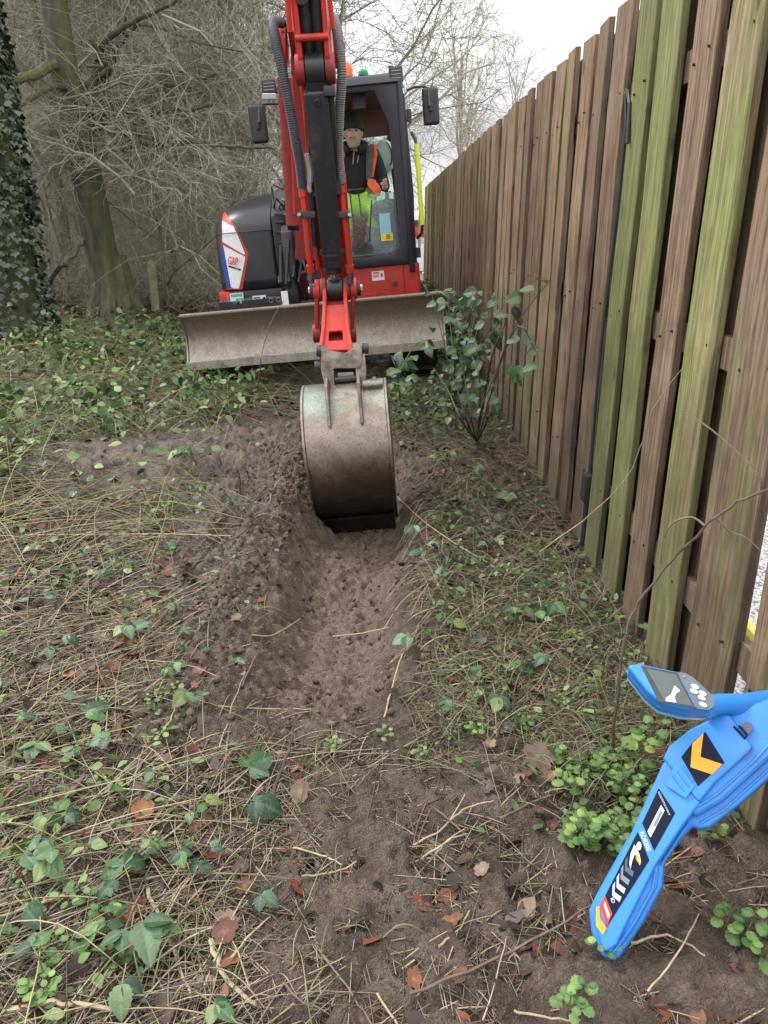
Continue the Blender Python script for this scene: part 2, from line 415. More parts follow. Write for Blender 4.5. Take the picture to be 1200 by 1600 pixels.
def mudmask(x, y):
    n = fbm(x, y, 1.6, 4, 21)
    d = x-xc(y)
    a = (1-sstep(.30, .55, np.abs(d+.14)+.16*n))*sstep(1.7, 2.15, y)*(1-sstep(4.9, 5.4, y))          # beside the trench
    a = np.maximum(a, (1-sstep(.25, .6, np.abs(d+.50)+.25*n))*sstep(2.6, 3.1, y)*(1-sstep(5.2, 5.8, y)))
    a = np.maximum(a, (1-sstep(.6, 1.15, np.hypot((x+.95)/1.35, (y-4.75)/.75)+.4*n)))              # cleared patch to the left
    a = np.maximum(a, .8*(1-sstep(.5, 1.05, np.hypot((x-.12)/.55, (y-1.35)/.62)+.35*n)))           # trampled foreground
    a = np.maximum(a, .8*(1-sstep(.5, 1.0, np.hypot((x-.75)/.28, (y-1.25)/.55)+.3*n)))             # under the locator
    return np.clip(a, 0, 1)
def gh(x, y, fine=True):
    x = np.asarray(x, float); y = np.asarray(y, float)
    h = .10*sstep(3.5, 7.5, y)+.035*fbm(x, y, .9, 3, 2)
    h = h+.10*sstep(-1.5, -4, x)*sstep(2, 8, y)
    h = h*np.where((x > .8), .5, 1)
    h = h+.080*np.exp(-((x-xc(y)+.43)/.13)**2)*sstep(2.2, 2.8, y)*(1-sstep(5, 5.6, y))*(1+.5*fbm(x, y, 5, 2, 14))
    h = h+.045*np.exp(-((x-xc(y)-.37)/.09)**2)*sstep(2.2, 2.8, y)*(1-sstep(4.3, 4.9, y))
    h = h-.150*trench(x, y)*(.75+.25*sstep(2.0, 3.2, y))
    if fine:
        m = mudmask(x, y)
        h = h+m*(.034*fbm(x, y, 9, 3, 31)+.034*np.abs(fbm(x, y, 17, 3, 41))-.022*np.abs(fbm(x, y, 40, 2, 45)))+(.35+m)*.016*fbm(x, y, 42, 3, 51)
        t = trench(x, y); wx = x+.012*fbm(x, y, 20, 2, 91); wy = y+.012*fbm(x, y, 20, 2, 92)
        rough = m*(1-.8*t)*(.35+.65*np.clip(1.6*vnoise(x, y, 3.5, 93)-.2, 0, 1))*np.where(y < 1.85, .25, 1)
        h = h+rough*(.040*lumps(wx, wy, 15, 5)*np.clip(vnoise(x, y, 9, 94)*4-1.5, 0, 1)+.024*lumps(wx, wy, 33, 6))+m*(1-.6*t)*.012*lumps(wx, wy, 62, 7)
        h = h+.016*t*np.abs(np.sin(y*33+5*fbm(x, y, 4, 3, 61)+1.2*(x-xc(y))*9))**1.5*np.clip(2.4*vnoise(x, y, 5, 71)-.5, 0, 1)+t*.020*fbm(x*.22+.1*y, y, 30, 3, 73)+t*.012*lumps(wx, wy, 34, 8)*np.clip(vnoise(x, y, 6, 72)*5-2.6, 0, 1)
        h = h+(1-m)*.022*fbm(x, y, 11, 4, 81)
        fg = (1-sstep(1.7, 2.1, y)); h = h+fg*.016*np.abs(fbm(x, y, 6, 3, 96))+fg*m*.010*np.sin(38*(x*.8+y*.6)+6*fbm(x, y, 3, 2, 97))*(vnoise(x, y, 3, 98) > .6)
    return h
def gz(x, y): return float(gh(np.array([x]), np.array([y]))[0])

def axis(segs):
    a = [segs[0][0]]
    for lo, hi, st in segs: a += list(np.arange(lo+st, hi+1e-6, st))
    return np.array(a)
gx = axis([(-120, -30, 15), (-30, -8, 2), (-8, -2.2, .25), (-2.2, -1.2, .02), (-1.2, .5, .0088), (.5, 1.1, .015), (1.1, 3, .2), (3, 30, 3), (30, 120, 15)])
gy = axis([(-6, .6, .3), (.6, 1.9, .0115), (1.9, 4.5, .0088), (4.5, 5.6, .02), (5.6, 8, .04), (8, 14, .2), (14, 30, 1), (30, 60, 5), (60, 400, 20)])
GXX, GYY = np.meshgrid(gx, gy); H = gh(GXX, GYY); H = np.where(GXX > .98, H*0-.03, H)
nxx, nyy = len(gx), len(gy); idx = np.arange(nxx*nyy).reshape(nyy, nxx)
Fq = np.stack([idx[:-1, :-1], idx[:-1, 1:], idx[1:, 1:], idx[1:, :-1]], -1).reshape(-1, 4)
Vg = np.stack([GXX, GYY, H], -1).reshape(-1, 3)

m, nt, b = material('earth_and_litter'); v = mapping(nt)
at = N(nt, 'ShaderNodeAttribute', attribute_name='mud'); tr_ = N(nt, 'ShaderNodeAttribute', attribute_name='floor')
n1 = noise_n(nt, v, 7, 8, .65); n2 = noise_n(nt, v, 45, 6, .7); n3 = noise_n(nt, v, 1.6, 4, .6); n4 = noise_n(nt, v, 190, 3, .6)
mud = ramp(nt, n1, [(.30, (.050, .036, .030)), (.46, (.140, .099, .074)), (.66, (.27, .205, .160))])
mud = mixc(nt, maprange(nt, n4, .42, .66, 0, .7), mud, (.045, .029, .022))
fl = ramp(nt, n2, [(.3, (.09, .06, .042)), (.5, (.22, .158, .115)), (.75, (.32, .24, .175))])
mud = mixc(nt, maprange(nt, tr_.outputs['Fac'], 0, 1, 0, .75), mud, fl)
lit = ramp(nt, n2, [(.25, (.020, .013, .009)), (.48, (.055, .035, .023)), (.62, (.105, .068, .045)), (.8, (.06, .06, .025))])
lit = mixc(nt, maprange(nt, n3, .4, .65, 0, .55), lit, mixc(nt, maprange(nt, n2, .3, .7, 0, 1), (.035, .045, .02), (.12, .13, .06)))
c = mixc(nt, at.outputs['Fac'], lit, mud)
geo = N(nt, 'ShaderNodeNewGeometry'); sx = N(nt, 'ShaderNodeSeparateXYZ'); nt.links.new(geo.outputs['Position'], sx.inputs[0])
farf = maprange(nt, sx.outputs['Y'], 9, 18, 0, 1)
red_l = ramp(nt, n2, [(.3, (.07, .045, .03)), (.5, (.17, .095, .07)), (.75, (.22, .17, .11))])
c = mixc(nt, farf, c, red_l)
nt.links.new(c, b.inputs['Base Color'])
nt.links.new(maprange(nt, n1, .35, .65, .24, .66), b.inputs['Roughness'])
hh = N(nt, 'ShaderNodeMath', operation='ADD'); nt.links.new(n2, hh.inputs[0]); nt.links.new(n4, hh.inputs[1])
bump(nt, b, hh.outputs[0], 1.0, .02)
ground = big('ground', Vg, Fq, m, {'mud': mudmask(Vg[:, 0], Vg[:, 1]), 'floor': trench(Vg[:, 0], Vg[:, 1])}, smooth=True)
tag(ground, None, None, kind='structure')

# loose clods of soil round the trench
n = 3400; r = np.random.default_rng(3)
cx = r.normal(0, 1, n); cyy = r.uniform(1.9, 5.3, n)
side = np.where(r.random(n) < .72, -1, 1)
cx = xc(cyy)+side*(.31+np.abs(cx)*np.where(side < 0, .20, .06)); inside = r.random(n) < .25
cx = np.where(inside, xc(cyy)+r.uniform(-.26, .26, n), cx)
keep = (mudmask(cx, cyy) > .25) & (cyy > 1.9); cx, cyy = cx[keep], cyy[keep]; n = len(cx)
tv = []; bm = bmesh.new(); bmesh.ops.create_icosphere(bm, subdivisions=1, radius=1)
tv = np.array([v_.co[:] for v_ in bm.verts])*np.array([1, 1, .7]); tf = np.array([[q.index for q in f.verts] for f in bm.faces]); bm.free()
tv = tv*(1+.34*r.standard_normal((len(tv), 1)))
sc = np.clip(r.lognormal(-5.1, .5, n), .003, .017)
V, Fc, id_ = bulk_stamp(tv, tf, np.stack([cx, cyy, gh(cx, cyy)+sc*.0], -1), rots(r.uniform(0, 6.3, n), r.uniform(-3, 3, n), r.uniform(-3, 3, n)), sc)
V = V+r.normal(0, 1, V.shape)*(sc[id_]*.22)[:, None]
CLODM = tinted('clod_soil', [(0, (.05, .034, .026)), (.5, (.105, .072, .054)), (1, (.19, .135, .10))], .75, .3, 0, 140)
tag(big('soil_clods', V, Fc, CLODM, {'tint': r.random(n)[id_]}), 'crumbly dark brown soil clods heaped along the trench', 'soil', kind='stuff')

# ground beyond the fence: pale gravel path, and the far road
def strip(name, x0, x1, y0, y1, z, mat):
    return tag(obj(name, MB().add([(x0, y0, z), (x1, y0, z), (x1, y1, z), (x0, y1, z)], [(0, 1, 2, 3)]), mat), None, None, kind='structure')
m, nt, b = material('pale_gravel'); v = mapping(nt)
vo = N(nt, 'ShaderNodeTexVoronoi'); vo.inputs['Scale'].default_value = 70; nt.links.new(v, vo.inputs['Vector'])
nt.links.new(ramp(nt, vo.outputs['Distance'], [(0, (.75, .74, .74)), (.5, (.50, .49, .50)), (.75, (.16, .14, .13))]), b.inputs['Base Color'])
bump(nt, b, vo.outputs['Distance'], .8, .01); b.inputs['Roughness'].default_value = .6
strip('path', 1.12, 9, -3, 60, .0, m)
ROAD = plain('worn_asphalt', (.20, .20, .21), .8, 0, .2, 3)
strip('road', -25, 60, 24, 60, .02, ROAD)

# ============================================================ FENCE
FX = .93                                    # near face of the fence
m, nt, b = material('weathered_fence_timber')
oi = N(nt, 'ShaderNodeObjectInfo'); sc3 = N(nt, 'ShaderNodeSeparateColor'); nt.links.new(oi.outputs['Color'], sc3.inputs[0])
tcn = N(nt, 'ShaderNodeTexCoord'); vadd = N(nt, 'ShaderNodeVectorMath', operation='ADD'); mpn = N(nt, 'ShaderNodeMapping'); mpn.inputs['Scale'].default_value = (1, 1, .055)
cmb = N(nt, 'ShaderNodeCombineXYZ'); mm = N(nt, 'ShaderNodeMath', operation='MULTIPLY'); mm.inputs[1].default_value = 37; nt.links.new(oi.outputs['Random'], mm.inputs[0])
nt.links.new(mm.outputs[0], cmb.inputs[0]); nt.links.new(mm.outputs[0], cmb.inputs[2])
nt.links.new(tcn.outputs['Object'], vadd.inputs[0]); nt.links.new(cmb.outputs[0], vadd.inputs[1]); nt.links.new(vadd.outputs[0], mpn.inputs[0])
gr = noise_n(nt, mpn.outputs[0], 60, 6, .6, .6); gr2 = noise_n(nt, mpn.outputs[0], 190, 3, .6); bl = noise_n(nt, vadd.outputs[0], 3.5, 5, .6)
mp2 = N(nt, 'ShaderNodeMapping'); mp2.inputs['Scale'].default_value = (1, 1, .12); nt.links.new(vadd.outputs[0], mp2.inputs[0]); al = noise_n(nt, mp2.outputs[0], 14, 4, .55)
brown = ramp(nt, gr, [(.25, (.058, .031, .017)), (.44, (.165, .098, .056)), (.58, (.325, .22, .135)), (.8, (.27, .20, .135))])
brown = mixc(nt, maprange(nt, bl, .45, .7, 0, .5), brown, (.30, .25, .20))
green = ramp(nt, gr, [(.25, (.08, .095, .025)), (.5, (.185, .205, .06)), (.75, (.33, .345, .15))])
sz = N(nt, 'ShaderNodeSeparateXYZ'); nt.links.new(tcn.outputs['Object'], sz.inputs[0])
ad = N(nt, 'ShaderNodeMath', operation='ADD'); nt.links.new(al, ad.inputs[0]); nt.links.new(sc3.outputs[0], ad.inputs[1])
gf = maprange(nt, ad.outputs[0], .78, 1.0, 0, .95)
c = mixc(nt, gf, brown, green)
c = mixc(nt, maprange(nt, gr2, .52, .72, 0, .6), c, (.055, .042, .03))
lowa = N(nt, 'ShaderNodeMath', operation='ADD'); nt.links.new(sz.outputs['Z'], lowa.inputs[0]); nt.links.new(maprange(nt, bl, .3, .7, -.6, .6), lowa.inputs[1])
low = maprange(nt, lowa.outputs[0], .1, 1.3, .62, 0)      # damp, soil-splashed feet of the boards
c = mixc(nt, low, c, (.055, .045, .024))
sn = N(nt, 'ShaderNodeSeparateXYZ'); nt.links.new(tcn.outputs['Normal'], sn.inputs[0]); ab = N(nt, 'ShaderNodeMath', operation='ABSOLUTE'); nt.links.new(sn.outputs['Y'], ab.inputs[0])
c = mixc(nt, maprange(nt, ab.outputs[0], .6, .9, 0, .5), c, mixc(nt, 1.0, c, (.34, .29, .26), 'MULTIPLY'))      # shade on the side edges of the boards, put into their colour
dk = N(nt, 'ShaderNodeVectorMath', operation='SCALE'); nt.links.new(c, dk.inputs[0]); nt.links.new(sc3.outputs[1], dk.inputs['Scale'])
# knots
vo = N(nt, 'ShaderNodeTexVoronoi'); vo.inputs['Scale'].default_value = 6.5; mk = N(nt, 'ShaderNodeMapping'); mk.inputs['Scale'].default_value = (1, 1, .42)
nt.links.new(vadd.outputs[0], mk.inputs[0]); nt.links.new(mk.outputs[0], vo.inputs['Vector'])
c = mixc(nt, maprange(nt, vo.outputs['Distance'], .05, .12, .85, 0), dk.outputs[0], (.05, .035, .022))
nt.links.new(c, b.inputs['Base Color']); b.inputs['Roughness'].default_value = .72
hh = N(nt, 'ShaderNodeMath', operation='ADD'); nt.links.new(gr, hh.inputs[0]); nt.links.new(gr2, hh.inputs[1])
bump(nt, b, hh.outputs[0], .8, .004)
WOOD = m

def board_mesh(wd, th, ht, seed):
    r = random.Random(seed); secs = []
    for k in range(7):
        z = ht*k/6; bw = r.uniform(-.004, .004); bt = r.uniform(-.003, .003); e = .003
        a, c_ = wd/2+r.uniform(-.0025, .0025), th/2
        secs.append([(-c_+bt, -a+e+bw, z), (-c_+e+bt, -a+bw, z), (c_-e+bt, -a+bw, z), (c_+bt, -a+e+bw, z), (c_+bt, a-e+bw, z), (c_-e+bt, a+bw, z), (-c_+e+bt, a+bw, z), (-c_+bt, a-e+bw, z)])
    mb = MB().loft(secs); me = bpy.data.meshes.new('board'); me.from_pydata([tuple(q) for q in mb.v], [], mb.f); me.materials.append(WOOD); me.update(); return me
BM = [board_mesh(.186, .027, 2.22, s) for s in range(10)]
BW = board_mesh(.27, .030, 2.22, 15)
BB = [board_mesh(.262, .022, 2.18, 20+s) for s in range(5)]
fence = thing('timber_fence', 'tall weathered timber fence of staggered brown and green upright boards', 'fence', (FX, .5, 0))
greens = {3.16: .62, 2.87: .58, 2.58: .12, 2.285: .44, 1.93: .27, 1.61: .28, 1.30: .25, 3.45: .05, 3.74: .2}
y = 1.30; k = 0; rf = random.Random(4)
FYS = []
while y < 18.9:
    FYS.append(y)
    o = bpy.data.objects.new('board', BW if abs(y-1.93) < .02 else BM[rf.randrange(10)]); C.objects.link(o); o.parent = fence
    yy = y + rf.uniform(-.008, .008)
    top = 2.235-.006*max(0, yy-3)
    o.location = (rf.uniform(-.004, .004)+.012, yy-.5, top-2.22+rf.uniform(-.004, .004)); o.rotation_euler = (rf.uniform(-.004, .004), rf.uniform(-.004, .004), rf.uniform(-.06, .06))
    g = rf.choice([.0, .08, .16, .24, .3, .34])
    for gy_, gv in greens.items():
        if abs(gy_-y) < .09: g = gv
    if 12 < y: g = rf.uniform(.28, .42)
    elif 4.5 < y and rf.random() < .15: g = .3
    o.color = (g, rf.uniform(.78, 1.22)*(1+.55*min(1, max(0, (y-4)/8))), 0, 1)
    y = {1.30: 1.61, 1.61: 1.93, 1.93: 2.285}.get(round(y, 3), y+.2935)
for i, yb in enumerate(FYS[:-1]):
    if i == 1: continue                     # the open gap that shows the gravel beyond
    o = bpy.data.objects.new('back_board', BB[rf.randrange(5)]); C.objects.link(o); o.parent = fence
    o.location = (.065, (yb+FYS[i+1])/2*1.055-.5+rf.uniform(-.01, .01), .02+rf.uniform(-.01, .01)-.006*max(0, yb-3)); o.rotation_euler = (rf.uniform(-.004, .004), 0, rf.uniform(-.03, .03))
    o.color = (rf.choice([.0, .1, .2, .3]), rf.uniform(.55, .8), 0, 1)
for z in (.35, 1.1, 1.9):
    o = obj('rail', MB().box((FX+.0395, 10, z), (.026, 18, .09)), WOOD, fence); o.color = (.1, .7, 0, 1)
for yp in np.arange(2.2, 19, 2.64):
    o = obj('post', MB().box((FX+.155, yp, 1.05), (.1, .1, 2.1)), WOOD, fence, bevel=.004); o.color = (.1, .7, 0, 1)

nb = MB()
for yb_, w_ in [(q, .27 if abs(q-1.93) < .02 else .186) for q in FYS[:16]]:
    for zr in (.35, 1.1, 1.9):
        for dy_, dz_ in ((-w_*.28, .014), (w_*.28, -.016)): nb.cyl((FX-.006, yb_+dy_, zr+dz_), (FX+.004, yb_+dy_, zr+dz_), .0042, 8)
tag(obj('nails', nb, plain('rusty_nail', (.05, .03, .022), .6, .3), fence), None, None, kind='stuff')
# black cable and junction box fixed in the gap between two boards
cb = thing('cable', 'black cable clipped down a gap between fence boards with a small box', 'cable', (FX, 3.33, 0))
yc = 3.305
pts = [(FX+.005, yc+.05, 1.92)]+[(FX+.004+.004*math.sin(z*5), yc+.012*math.sin(z*2.3)+.012, z) for z in np.arange(1.8, .35, -.12)]
obj('lead', MB().tube([(FX-.01, yc-.09, 1.72), (FX-.004, yc-.05, 1.86)]+pts, .0085, 8), BLACKP, cb, smooth=True)
obj('junction_box', MB().box((FX+.0, yc+.01, .31), (.05, .075, .13)), BLACKP, cb, bevel=.008, seg=2)
obj('conduit', MB().cyl((FX+.003, yc+.01, .26), (FX+.003, yc+.01, .02), .016, 10), BLACKP, cb, smooth=True)

# yellow barrier rails on the far side of the fence
yr = thing('barrier_rail', 'yellow barrier glimpsed through the gaps of the fence', 'barrier', (1.32, 3, 0))
for z in (.98, .06): obj('rail', MB().cyl((1.32, 1.3, z), (1.32, 6, z), .03, 10), YELRAIL, yr, smooth=True)
for yp in (1.3, 3.6, 5.98): obj('post', MB().cyl((1.32, yp, .0), (1.32, yp, .97), .028, 10), YELRAIL, yr, smooth=True)

# ============================================================ EXCAVATOR
from mathutils.bvhtree import BVHTree
EXL = Vector((-.58, 8.3, .07))
ex = thing('excavator', 'red and black tracked excavator with its boom reaching down into the trench', 'excavator', EXL, (0, R(-5), 0))
EM = worldm(ex)
def Mx(x, y, z): return EM @ Vector((x, y, z))
def part(name, mb, mat, parent=None, **k): return obj(name, mb, mat, parent or ex, **k)
def lbox(c, d, taper=1.0, mb=None): return (mb or MB()).box(c, d, None, taper)
def loc(name, mb, mat, parent=None, **k):          # vertices given in the machine's own frame
    mb.v = [EM @ q for q in mb.v]; return obj(name, mb, mat, parent or ex, **k)

# --- undercarriage
def track(x0, x1):
    n = 40; secs = []
    prof = []
    y0, y1, h = -1.38, 1.35, .62
    for i in range(n):
        a = 2*math.pi*i/n; cy = (y1-h/2) if math.cos(a) > 0 else (y0+h/2)
        prof.append((cy+h/2*math.cos(a)*1.0, h/2+h/2*math.sin(a)*.98))
    mb = MB().loft([[(x, p[0], p[1]) for p in prof] for x in (x0, x1)])
    t = loc('track', mb, RUBBER, bevel=.02, smooth=True)
    lug = MB(); per = []
    for i in range(44):
        s = i/44; L_ = 2*(y1-y0-h); pc = math.pi*h; tot = L_+pc; q = s*tot
        if q < L_/2: y, z, a = y0+h/2+q, 0, 0
        elif q < L_/2+pc/2: a = (q-L_/2)/(h/2); y, z = y1-h/2+h/2*math.sin(a), h/2-h/2*math.cos(a)
        elif q < L_+pc/2: y, z, a = y1-h/2-(q-L_/2-pc/2), h, math.pi
        else: a = math.pi+(q-L_-pc/2)/(h/2); y, z = y0+h/2+h/2*math.sin(a), h/2-h/2*math.cos(a)
        rm = Matrix.Rotation(a, 3, 'X'); off = rm @ Vector((0, 0, -.012))
        for xx in ((x0*.72+x1*.28), (x0*.28+x1*.72)):
            lug.box(Vector((xx, y, z))+off, (abs(x1-x0)*.42, .032, .035), rm)
    loc('tread_lugs', lug, RUBBER, t)
    return t
track(-1.06, -.64); track(.66, 1.08)
loc('track_frame', lbox((0, 0, .42), (1.5, 1.5, .24)), GREASE, bevel=.03)
loc('slew_ring', MB().cyl((0, .1, .5), (0, .1, .66), .42, 28), GREASE, smooth=True)

# --- dozer blade (concave mouldboard on two arms)
prof = []
for i in range(15):
    t = i/14; a = t*1.0
    prof.append((-1.60+.105*math.sin(math.pi*t)**.9-.03*t, .315+.395*t))
xs = np.linspace(-1.085, 1.125, 25)
bl = MB(); front = [[(x, p[0], p[1]) for p in prof] for x in xs]; back = [[(x, p[0]+.022, p[1]) for p in prof] for x in xs]
bl.loft([[(x, p[0], p[1]) for p in prof]+[(x, p[0]+.022, p[1]) for p in prof[::-1]] for x in xs])
blade = loc('dozer_blade', bl, BLADE, smooth=True, angle=50)
loc('cutting_edge', lbox((.02, -1.602, .285), (2.215, .03, .075)), BLADE, blade, bevel=.004)
loc('top_rib', MB().cyl((-1.09, -1.62, .712), (1.13, -1.62, .712), .017, 10), BLADE, blade, smooth=True)
for s in (-1.092, 1.132):
    loc('end_plate', MB().extrude([(s, q[0]-.012, q[1]) for q in prof[::-1]]+[(s, -1.62, .25), (s, -1.52, .25), (s, -1.46, .5), (s, -1.5, .71)], (-.014 if s < 0 else .014, 0, 0)), BLADE, blade)
for s in (-.42, .42):
    loc('blade_arm', MB().extrude([(s-.06, -1.5, .36), (s-.06, -1.5, .52), (s-.06, -.5, .50), (s-.06, -.5, .32)], (.12, 0, 0)), DRED, bevel=.01)
loc('blade_ram', MB().tube([(0, -1.48, .5), (0, -.9, .52)], .045, 12), DRED, smooth=True)

# --- upper body
loc('deck', lbox((.0, .35, .68), (1.9, 2.1, .12)), BLACKP, bevel=.02)
fr = loc('front_skirt', lbox((.42, -.71, .755), (1.18-.06, .12, .34)), RED, bevel=.022, seg=3)
loc('panel_joint', lbox((.84, -.773, .76), (.008, .006, .32)), GREASE, fr)
loc('lock', MB().cyl((.755, -.76, .76), (.755, -.782, .76), .026, 16), DRED, fr, smooth=True)
loc('lock_core', MB().cyl((.755, -.78, .76), (.755, -.788, .76), .012, 12), GREASE, fr, smooth=True)
loc('access_flap', MB().box((.47, -.772, .645), (.2, .008, .09)), RED, fr, bevel=.003)
st = loc('sticker', MB().box((.60, -.774, .84), (.115, .004, .085)), WHITEP, fr)
loc('sticker_print', MB().box((.585, -.7775, .868), (.06, .002, .012)).box((.585, -.7775, .848), (.06, .002, .006)).box((.58, -.7775, .834), (.05, .002, .006)).box((.635, -.7775, .845), (.02, .002, .035)), REDPR, fr)
loc('side_skirt', lbox((.965, .2, .755), (.06, 1.8, .34)), RED, bevel=.02, seg=2)
lc = loc('corner_skirt', MB().extrude([(-1.0, -.38, .63), (-.96, -.55, .63), (-.87, -.66, .63), (-.84, -.66, .63), (-.84, -.1, .63), (-1.0, -.1, .63)], (0, 0, .17)), RED, bevel=.015, seg=2)
bk = loc('lower_hood', MB().extrude([(-.836, -.665, .64), (-.32, -.69, .64), (-.32, -.1, .64), (-.836, -.1, .64)], (0, 0, .165)), HOODP, bevel=.015, seg=2)
lb = loc('number_plate', MB().box((-.765, -.695, .725), (.13, .004, .14)), WHITEP, bk)
loc('plate_print', MB().box((-.765, -.6985, .775), (.11, .002, .025)).box((-.74, -.6985, .72), (.075, .002, .05)).box((-.765, -.6985, .675), (.11, .002, .02)), GREENPR, bk)
text('5', .05, Mx(-.745, -.70, .70), EM.to_3x3() @ Vector((1, 0, 0)), EM.to_3x3() @ Vector((0, 0, 1)), WHITEP, bk)
text('35', .04, Mx(-.81, -.70, .70), EM.to_3x3() @ Vector((1, 0, 0)), EM.to_3x3() @ Vector((0, 0, 1)), GREENPR, bk)
loc('sticker', MB().box((-.55, -.695, .725), (.13, .004, .06)), WHITEP, bk)
loc('sticker_print', MB().box((-.575, -.6985, .735), (.06, .002, .01)).box((-.575, -.6985, .718), (.05, .002, .01)).box((-.505, -.6985, .72), (.025, .002, .03)), NAVY, bk)
loc('hook', MB().tube([(-.44+.02*math.cos(a), -.70, .70+.02*math.sin(a)) for a in np.linspace(0, 6, 10)], .006, 6), CHROME, bk, smooth=True)
loc('hook', MB().tube([(-.37+.02*math.cos(a), -.70, .70+.02*math.sin(a)) for a in np.linspace(0, 6, 10)], .006, 6), CHROME, bk, smooth=True)

# engine hood: rounded plan curve, walls, then a dome
ctrl = [(-.36, -.63), (-.55, -.63), (-.74, -.60), (-.88, -.50), (-.965, -.33), (-1.0, -.1), (-1.0, .3), (-.98, .8), (-.85, 1.15), (-.5, 1.3), (-.36, 1.3)]
def catmull(c, n):
    o = []
    for i in range(len(c)-1):
        p0, p1, p2, p3 = [Vector((*c[max(0, min(len(c)-1, j))], 0)) for j in (i-1, i, i+1, i+2)]
        for k in range(n):
            t = k/n; o.append(.5*((2*p1)+(p2-p0)*t+(2*p0-5*p1+4*p2-p3)*t*t+(3*p1-p0-3*p2+p3)*t**3))
    o.append(Vector((*c[-1], 0))); return o
cur = catmull(ctrl, 5); grid = []
for z in np.linspace(.815, 1.33, 7):
    lean = .03*((z-.815)/.515)**2
    grid.append([(p.x+lean*(.5 if p.x < -.8 else 0), p.y+lean*.6, z) for p in cur])
for t in np.linspace(.08, 1, 12):
    a = t*math.pi/2; row = []
    for p in cur:
        r0 = Vector((-.36, .35, 0)); q = r0+(Vector((p.x+.015, p.y+.018, 0))-r0)*(math.cos(a)**.85)
        row.append((min(q.x, -.36), q.y, 1.335+.335*math.sin(a)))
    grid.append(row)
hm = MB().sheet(grid); hm.v = [EM @ q for q in hm.v]
hoodbvh = BVHTree.FromPolygons([tuple(q) for q in hm.v], hm.f)
hood = obj('engine_hood', hm, HOODP, ex, smooth=True, angle=60)
hs = hood.modifiers.new('t', 'SOLIDIFY'); hs.thickness = .012; hs.offset = -1
seam = [Mx(p.x*1.004-.001, p.y*1.006-.002, 1.333) for p in cur[:32]]
obj('hood_seam', MB().tube(seam, .004, 5), GREASE, hood)
def decal(name, polypx, bvh, mat, parent, off=.004, sub=3):
    bm = bmesh.new(); vs = [bm.verts.new((x, y, 0)) for x, y in polypx]; bm.faces.new(vs)
    bmesh.ops.triangulate(bm, faces=bm.faces)
    for _ in range(sub): bmesh.ops.subdivide_edges(bm, edges=bm.edges[:], cuts=1, use_grid_fill=False); bmesh.ops.triangulate(bm, faces=bm.faces)
    mb = MB()
    for v in bm.verts:
        d = ray(v.co.x, v.co.y).normalized(); h = bvh.ray_cast(CAM, d)
        if h[0] is None:
            p, nn, _, _ = bvh.find_nearest(CAM+d*8.2)
            h = (p, nn)
        nn = h[1] if h[1].dot(d) < 0 else -h[1]
        mb.v.append(h[0]+nn*off)
    mb.f = [tuple(q.index for q in f.verts) for f in bm.faces]; bm.free()
    return obj(name, mb, mat, parent)
c6 = lambda pts: [(330+x/7.27, 280+y/7.27) for x, y in pts]
pan = decal('side_panel', c6([(155, 355), (200, 455), (280, 540), (350, 690), (425, 850), (345, 1305), (190, 1305), (128, 900), (118, 700), (124, 470)]), hoodbvh, RED, hood, .004)
decal('decal_field', c6([(130, 475), (255, 540), (300, 630), (388, 850), (368, 855), (133, 712)]), hoodbvh, SKYPR if 0 else WHITEP, hood, .006)
decal('decal_field', c6([(142, 750), (388, 882), (386, 905), (310, 1288), (242, 1288)]), hoodbvh, WHITEP, hood, .006)
decal('decal_stripe', c6([(126, 745), (140, 760), (240, 1288), (188, 1290), (130, 905)]), hoodbvh, BLUEPR, hood, .006)
decal('decal_band', c6([(205, 978), (340, 1020), (335, 1042), (200, 997)]), hoodbvh, NAVY, hood, .008, 2)
h0 = hoodbvh.ray_cast(CAM, ray(*c6([(196, 962)])[0]).normalized())[0]; h1 = hoodbvh.ray_cast(CAM, ray(*c6([(278, 975)])[0]).normalized())[0]
rv = (h1-h0); text('GAP', .105, h0+Vector((-.004, -.022, 0)), rv, (0, 0, 1), REDPR, hood, shear=.25, squeeze=.62, depth=.004, bold=.002)
text('HIRE SOLUTIONS', .02, hoodbvh.ray_cast(CAM, ray(*c6([(212, 1000)])[0]).normalized())[0]+Vector((-.002, -.022, -.012)), rv, (0, 0, 1), WHITEP, hood, squeeze=.75, depth=.004)

# vent panel between hood and boom, chrome loops on its top
vp = loc('vent_panel', MB().extrude([(-.352, -.62, .82), (-.352, -.62, 1.45), (-.352, -.25, 1.68), (-.352, .9, 1.68), (-.352, .9, .82)], (.16, .03, 0)), HOODP, bevel=.012, seg=2)
for i, z in enumerate((1.46, 1.39, 1.30, 1.21, 1.12, 1.04)):
    loc('louvre', MB().box((-.275, -.622, z), (.085, .012, .02)), BLACKP, vp, bevel=.004)
loc('handrail', MB().tube([Vector((-.34, -.35, 1.60)), Vector((-.335, -.42, 1.70)), Vector((-.31, -.45, 1.72)), Vector((-.2, -.42, 1.66)), Vector((-.15, -.40, 1.6))], .010, 8), CHROME, vp, smooth=True)
for i in range(4):
    loc('hose_end', MB().tube([(-.33+.05*i, -.50, 1.52), (-.29+.05*i, -.53, 1.60-.01*i), (-.22+.05*i, -.5, 1.5)], .012, 7), CHROME if i % 2 else BLACKP, vp, smooth=True)

